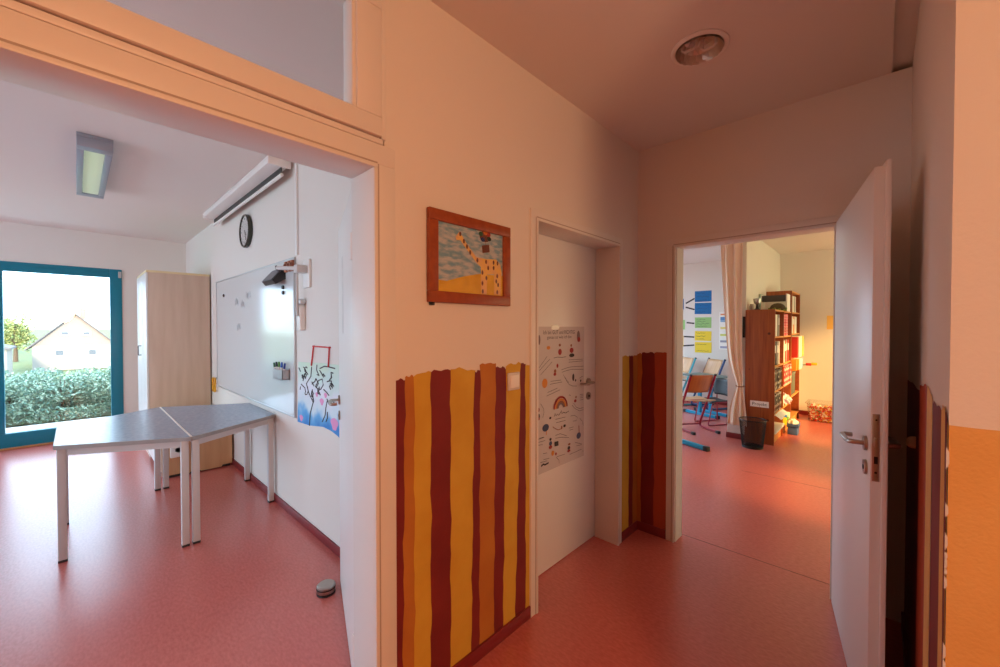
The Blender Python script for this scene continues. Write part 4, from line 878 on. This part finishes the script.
# paper cards and arrows on the far wall
CARD = dict(blue=mat('blue card', (0, 106, 172), .6), green=mat('green card', (150, 196, 120), .6), yellow=mat('yellow card', (240, 208, 50), .6))
def card(lb, c, x0, x1, z0, z1, lines, seed):
    t = thing('paper_card', lb, 'card', ((x0 + x1) / 2, 8.31, (z0 + z1) / 2), 0, 'coloured cards on the far wall'); w, h = (x1 - x0) / 2, (z1 - z0) / 2
    rz = (seed % 3 - 1) * .02
    MB().box(-w, w, -.003, -.001, -h, h, rot=Matrix.Rotation(rz, 3, 'Y')).build('card_sheet', CARD[c], t)
    g = random.Random(seed); mb = MB()
    for i in range(lines):
        z = h * (.6 - 1.25 * i / max(1, lines - 1)) if lines > 1 else 0; x = -w * .8; e = w * g.uniform(.2, .85); pts = []
        while x < e: pts.append((x, -.0036, z + g.uniform(-.011, .011))); x += .016
        mb.tube(pts, .0028, 4)
    mb.build('handwriting', mat('card ink', (24, 52, 84) if c == 'blue' else (60, 66, 50), .7), t)
card('upper blue handwritten card on the far wall', 'blue', -2.63, -2.33, 1.945, 2.155, 3, 1)
card('blue handwritten card directly under the upper blue one', 'blue', -2.63, -2.33, 1.708, 1.925, 3, 5)
card('light green handwritten card between blue and yellow cards', 'green', -2.625, -2.33, 1.44, 1.645, 4, 4)
card('yellow handwritten card directly under the green one', 'yellow', -2.625, -2.327, 1.192, 1.38, 3, 8)
card('lowest yellow handwritten card on the far wall', 'yellow', -2.622, -2.322, .964, 1.168, 2, 7)
card('blue card half hidden by the door frame, where two strips meet', 'blue', -2.95, -2.835, 1.81, 2.02, 1, 10)
card('pale green card half hidden by the door frame', 'green', -2.97, -2.81, 1.41, 1.60, 1, 13)
card('yellow card half hidden by the door frame, at the lower strips', 'yellow', -2.99, -2.84, 1.07, 1.28, 1, 16)
for (x0, z0, x1, z1, lb) in ((-2.80, 1.925, -2.635, 2.015, 'black paper strip rising to the upper blue card'), (-2.80, 1.85, -2.635, 1.80, 'black paper strip leading down to the second blue card'), (-2.78, 1.545, -2.635, 1.53, 'black paper strip leading to the green card'), (-2.83, 1.27, -2.635, 1.262, 'black paper strip leading to the upper yellow card'), (-2.84, 1.085, -2.635, 1.105, 'black paper strip leading to the lowest yellow card')):
    cx, cz = (x0 + x1) / 2, (z0 + z1) / 2; t = thing('paper_strip', lb, 'strip', (cx, 8.31, cz), 0, 'black strips between the cards'); l = math.hypot(x1 - x0, z1 - z0) / 2
    MB().box(-l, l, -.003, -.001, -.014, .014, rot=Matrix.Rotation(-math.atan2(z1 - z0, x1 - x0), 3, 'Y'), piv=(0, 0, 0)).build('strip_sheet', mat('black paper', (46, 38, 36), .7), t)
ch = thing('wall_chart', 'pale chart with coloured bands half hidden by the curtain', 'chart', (-2.07, 8.31, 1.40))
MB().box(-.125, .16, -.003, -.001, -.36, .34).build('chart_sheet', WHITEP, ch)
mb = MB()
for i, (z, h, w) in enumerate(((.30, .02, .12), (.23, .05, .12), (.17, .02, .12), (.05, .03, .12), (-.08, .03, .12), (-.20, .03, .12), (-.31, .03, .12))): mb.m(i).box(-.105, .14, -.0036, -.003, z - h / 1, z + h / 3)
mb.build('colour_band', [mat('chart band', c, .6) for c in ((222, 140, 90), (90, 140, 196), (130, 170, 200), (226, 214, 120), (214, 214, 110), (150, 152, 170), (160, 160, 186))], ch, smooth=0)

# chairs
def school_chair(label, loc, rz, fm, bm_, sm_):
    t = thing('school_chair', label, 'chair', loc, rz)
    for s in (-1, 1):
        y = .185 * s
        f = MB().tube([(-.25, y, .018), (.10, y, .018), (.135, y, .024), (.148, y, .05), (.14, y, .09), (-.02, y, .44), (-.17, y, .79), (-.175, y, .80)], .0155, 10).build('side_frame', fm, t)
        MB().box(-.262, -.20, y - .019, y + .019, .0, .038, .005).build('foot_cap', BLACK, f); MB().tube([(-.172, y, .79), (-.178, y, .806)], .017, 10).build('top_cap', BLACK, f)
    for pts, r_ in (([(.145, -.185, .05), (.145, .185, .05)], .011), ([(-.02, -.185, .425), (-.02, .185, .425)], .011), ([(-.10, -.185, .425), (.12, -.14, .425), (.12, .14, .425), (-.10, .185, .425)], .009)): MB().tube(pts, r_, 10).build('crossbar', fm, t)
    top, bot = [], []
    for i in range(9):
        x = -.21 + .42 * i / 8; zz = .448 + .012 * math.cos(i / 8 * math.pi * 2) - .018 * max(0, (i - 6) / 2) ** 2
        w = .168 + .022 * math.sin(i / 8 * math.pi)
        top.append([(x, -w + 2 * w * j / 8, zz - .010 * math.cos((j / 8 - .5) * math.pi)) for j in range(9)])
    ob = MB().grid(top).build('seat', sm_, t, smooth=80); so = ob.modifiers.new('thickness', 'SOLIDIFY'); so.thickness = .012
    rows = []
    for i in range(7):
        z = .545 + .25 * i / 6; x0 = -.02 - .15 * (z - .44) / .35 + .014
        w = .172 - .010 * (abs(i / 6 - .5) * 2) ** 3
        rows.append([(x0 - .030 * math.cos((j / 10 - .5) * math.pi) + .012, -w + 2 * w * j / 10, z) for j in range(11)])
    ob = MB().grid(rows).build('backrest', bm_, t, smooth=80); so = ob.modifiers.new('thickness', 'SOLIDIFY'); so.thickness = .011
    return t
school_chair('red-framed school chair with orange wooden backrest beside the door frame', (-1.89, 6.01, 0), math.atan2(.6, -.78), REDM, ORNW, SKIN)
school_chair('turquoise-framed school chair with pale wooden back, partly behind the door frame', (-2.76, 7.88, 0), math.atan2(-.8, -.6), TURQ, SKIN, SKIN).scale = (1.1, 1.1, 1.1)
school_chair('navy-framed school chair with pale wooden back at the far wall', (-2.25, 7.80, 0), math.atan2(-.8, -.6), NAVY, SKIN, SKIN).scale = (1.1, 1.1, 1.1)
bc = thing('plastic_chair', 'dark grey plastic chair on red tube legs behind the red-framed chair', 'chair', (-1.82, 6.62, 0), math.atan2(-.83, -.55)); bc.scale = (.84, .84, .84)
rows = []
for i in range(9):
    z = .50 + .29 * i / 8; w = .20 * (1 - .55 * abs(i / 8 - .5) ** 2.2 * 2) 
    rows.append([(-.20 - .10 * (z - .45) - .055 * math.cos((j / 10 - .5) * math.pi) + .04, -w + 2 * w * j / 10, z) for j in range(11)])
ob = MB().grid(rows).build('backrest', DGREY, bc, smooth=80); so = ob.modifiers.new('thickness', 'SOLIDIFY'); so.thickness = .012
rows = [[(-.20 + .41 * i / 8, (-.20 + .4 * j / 8) * (1 - .12 * abs(i / 8 - .5)), .435 - .014 * math.cos((j / 8 - .5) * math.pi) - .03 * max(0, (i - 6) / 2) ** 2) for j in range(9)] for i in range(9)]
ob = MB().grid(rows).build('seat', DGREY, bc, smooth=80); so = ob.modifiers.new('thickness', 'SOLIDIFY'); so.thickness = .012
for s in (-1, 1):
    y = .17 * s
    f = MB().tube([(-.235, y, .72), (-.225, y, .46), (-.235, y, .02), (-.22, y, .012), (.24, y, .012), (.25, y, .03), (.16, y, .41), (-.2, y, .41)], .0105, 10).build('side_frame', REDM, bc)
for x in (.16, -.2): MB().tube([(x, -.17, .41), (x, .17, .41)], .0105, 8).build('crossbar', REDM, bc)

# classroom table with T feet
def school_table(label, c, d, n, H_, L, W):
    t = thing('classroom_table', label, 'table', (*c, 0), math.atan2(d[1], d[0]))
    MB().box(-L / 2, L / 2, 0, W, H_ - .022, H_, .004).build('tabletop', mat('dark green grey table top', (88, 108, 104), .4), t)
    for y in (.10, W - .10):
        f = MB().box(-L / 2 + .02, L / 2 - .02, y - .024, y + .024, .004, .05, .006).build('foot', LBLUE, t)
        MB().box(-L / 2, -L / 2 + .05, y - .027, y + .027, 0, .054, .006).build('foot_cap', BLACK, f); MB().box(L / 2 - .05, L / 2, y - .027, y + .027, 0, .054, .006).build('foot_cap', BLACK, f)
        MB().box(-.045, .005, y - .022, y + .022, .05, H_ - .022, .004).build('leg', LBLUE, t)
    MB().box(-.04, 0, .10, W - .10, H_ - .09, H_ - .03, .003).build('beam', TURQ, t)
    return t
school_table('blue-footed classroom table at the far wall in front of the wooden chairs', (-2.17, 6.98), (.93, -.37), None, .66, .66, .46)
bs = thing('display_stand', 'stand with a bright blue foot mostly hidden behind the door frame', 'stand', (-1.72, 5.17, 0), math.atan2(-.15, .37))
f = MB().box(-.28, .29, -.026, .026, .004, .052, .006).build('foot', LBLUE, bs); MB().box(.245, .305, -.029, .029, 0, .057, .007).build('foot_cap', BLACK, f); MB().box(-.30, -.25, -.029, .029, 0, .057, .007).build('foot_cap', BLACK, f)
MB().box(-.21, -.16, -.022, .022, .05, .95, .005).build('post', LBLUE, bs)
MB().box(-.52, -.12, -.012, .012, .95, 1.35, .005).build('panel', WHITE, bs)

# ---------------------------------------------------------------- outside the glazed front
GRS = mat('patchy grass', (92, 108, 66), .9, var=(1.5, (110, 116, 74), .5), bump=(30, .5))  # grass green with random second tone
mb = MB(); mb.grid([[(x, y, z) for y in (-60, -20, -8, 0, 8, 20, 60)] for x, z in ((-8.9, -.10), (-14, -.4), (-25, -2.2), (-50, -4.0), (-85, -4.4), (-160, -2.0), (-300, 2.0))])
struct('ground', mb, GRS, label='sloping grass outside the glazed front', cat='ground')
struct('terrace', MB().box(-9.35, -7.585, -9, 5, -.16, -.035, .01), mat('pale concrete paving', (206, 198, 190), .8, bump=(40, .2)), label='pale concrete terrace outside the glazed front', cat='terrace')
HILL = mat('hazy pale hillside', (206, 214, 190), 1)
mb = MB(); mb.grid([[(-230 - 20 * j, -160 + 20 * i, -6 + j * (5.5 + 2.5 * math.sin(i * .9) + 1.5 * math.sin(i * 2.1))) for i in range(17)] for j in range(3)])
struct('hill', mb, HILL, label='hazy hill on the horizon', cat='hill')

LEAF = [mat('leaf green', (150, 172, 148), .6), mat('pale leaf green', (184, 198, 170), .6), mat('dark leaf green', (112, 146, 130), .6)]
TWIG = mat('twig brown', (92, 76, 60), .8)
def leafcloud(n, rx, ry, rz, size, seed, zc=None, skirt=False):
    g = random.Random(seed); mb = MB(); zc = rz if zc is None else zc
    lob = [(g.uniform(-.55, .55) * rx, g.uniform(-.55, .55) * ry, zc + g.uniform(-.6, .45) * rz, g.uniform(.32, .6)) for _ in range(14)]
    for k in range(n):
        lx, ly, lz, lr = g.choice(lob); th = g.uniform(0, 6.283); u = g.uniform(-1, 1); q = math.sqrt(1 - u * u); r_ = lr * g.uniform(.6, 1.05)
        p = Vector((lx + q * math.cos(th) * rx * r_, ly + q * math.sin(th) * ry * r_, lz + u * rz * r_))
        if k % 4 == 0 and skirt: p = Vector((q * math.cos(th) * rx * .95, q * math.sin(th) * ry * .95, g.uniform(.01, .5 * rz)))
        if p.z < .02: p.z = g.uniform(.02, .3)
        s_ = size * g.uniform(.6, 1.3); e = Euler((g.uniform(-1, 1), g.uniform(-1, 1), g.uniform(0, 6.28))).to_matrix()
        a = e @ Vector((s_, 0, 0)); b_ = e @ Vector((0, s_ * .45, 0)); c_ = e @ Vector((0, 0, s_ * .12))
        mb.m(g.choice((0, 0, 1, 2)))
        mb.face([p - a, p - b_ + c_, p + a, p + b_ + c_])
    return mb
def bush_src(label, loc, seed, rx=.55, ry=.7, rz=.46):
    t = thing('garden_bush', label, 'bush', loc, 0, 'bushes at the edge of the terrace')
    leafcloud(12000, rx, ry, rz, .028, seed, skirt=True).build('foliage', LEAF, t, smooth=0, fix=False)
    mb = MB(); g = random.Random(seed)
    for k in range(9):
        a = g.uniform(0, 6.28); r_ = g.uniform(.2, .5); mb.tube([(0.02 * k - .08, 0, 0), (math.cos(a) * r_ * .5, math.sin(a) * r_ * .5, rz * .8), (math.cos(a) * r_, math.sin(a) * r_, rz * 1.5)], [.014, .009, .004], 6)
    mb.build('stem', TWIG, t)
    return t
B0 = bush_src('bushy green shrub at the terrace edge, nearest the middle of the glass door', (-10.35, -.18, -.12), 3)
for loc, rz, lb in (((-10.3, 1.05, -.12), 3.0, 'bushy green shrub behind the right frame post of the glazed front'), ((-10.3, -1.42, -.12), 3.3, 'bushy green shrub behind the left post of the glass door'), ((-11.35, .45, -.14), 3.1, 'taller green shrub in the second row outside, nearer the right frame post'), ((-11.35, -.85, -.14), .1, 'green shrub in the second row outside, nearer the left post')):
    dup(B0, loc, rz, lb)
# house with a gable front
hs = thing('gabled_house', 'pale gabled house with small attic windows beyond the bushes', 'house', (-80, -.05, -4.3))
HW = mat('pale rendered wall', (154, 146, 140), .9); HG = mat('pale shingled gable', (142, 130, 126), .9); RF = mat('grey roof tiles', (104, 102, 108), .8, bump=(8, .4)); DG = mat('dark window glass', (96, 104, 116), .2)
MB().box(-14, 0, -3.9, 3.9, 0, 3.35).build('wall', HW, hs)
MB().prism([(.02, -3.9, 3.35), (.02, 3.9, 3.35), (.02, 0, 7.5)], (-14, 0, 0)).build('gable', HG, hs, smooth=0)
for s in (-1, 1):
    MB().prism([(.35, 0, 7.75), (.35, 0, 7.55), (.35, s * 4.5, 2.75), (.35, s * 4.5, 2.95)], (-14.7, 0, 0)).build('roof', RF, hs, smooth=0)
MB().box(-5.2, -4.5, .45, 1.1, 7.0, 8.5).build('chimney', mat('brick chimney', (186, 140, 120), .9), hs)
for y, z, w, h in ((-1.0, 4.95, .33, .21), (1.05, 4.93, .33, .21), (-1.5, 2.35, .36, .36), (1.6, 2.3, .36, .36)):
    f = MB().box(.0, .12, y - w - .08, y + w + .08, z - h - .08, z + h + .08).build('window', WHITE, hs); MB().box(.10, .14, y - w, y + w, z - h, z + h).build('pane', DG, f)
h2 = thing('shed', 'low pale outbuilding left of the gabled house', 'building', (-70, -6.9, -4.2))
MB().box(-6, 0, -2.2, 1.6, 0, 3.2).build('wall', HW, h2); MB().prism([(.3, -2.5, 3.2), (.3, 1.9, 3.2), (.3, 1.9, 3.4), (.3, -2.5, 4.6)], (-6.6, 0, 0)).build('roof', RF, h2, smooth=0)
for y in (-1.2, .3): MB().box(0, .08, y - .3, y + .3, 1.4, 2.2).build('window', DG, h2)
# trees beyond
PALE = [mat('yellowish tree green', (146, 154, 92), .7), mat('pale tree green', (164, 172, 120), .7), mat('tree green', (110, 134, 80), .7)]  # crown greens, mixed leaf by leaf at random
def tree(label, loc, h, r_, seed):
    t = thing('garden_tree', label, 'tree', loc, 0, 'trees beyond the bushes')
    leafcloud(2600, r_, r_, h * .36, r_ * .10, seed, zc=h * .62).build('crown', PALE, t, smooth=0, fix=False)
    mb = MB(); mb.tube([(0, 0, 0), (.1, .05, h * .35), (0, 0, h * .75)], [.3, .22, .08], 8)
    for a in (0, 2, 4): mb.tube([(.05, 0, h * .35), (math.cos(a) * r_ * .5, math.sin(a) * r_ * .5, h * .65)], [.14, .05], 6)
    mb.build('trunk', TWIG, t)
tree('pale green tree right behind the left slope of the gabled house', (-99, -6.6, -4.4), 8.6, 2.4, 31)
tree('wide pale tree further left of the gabled house', (-114, -9.4, -4.4), 8.0, 3.2, 32)
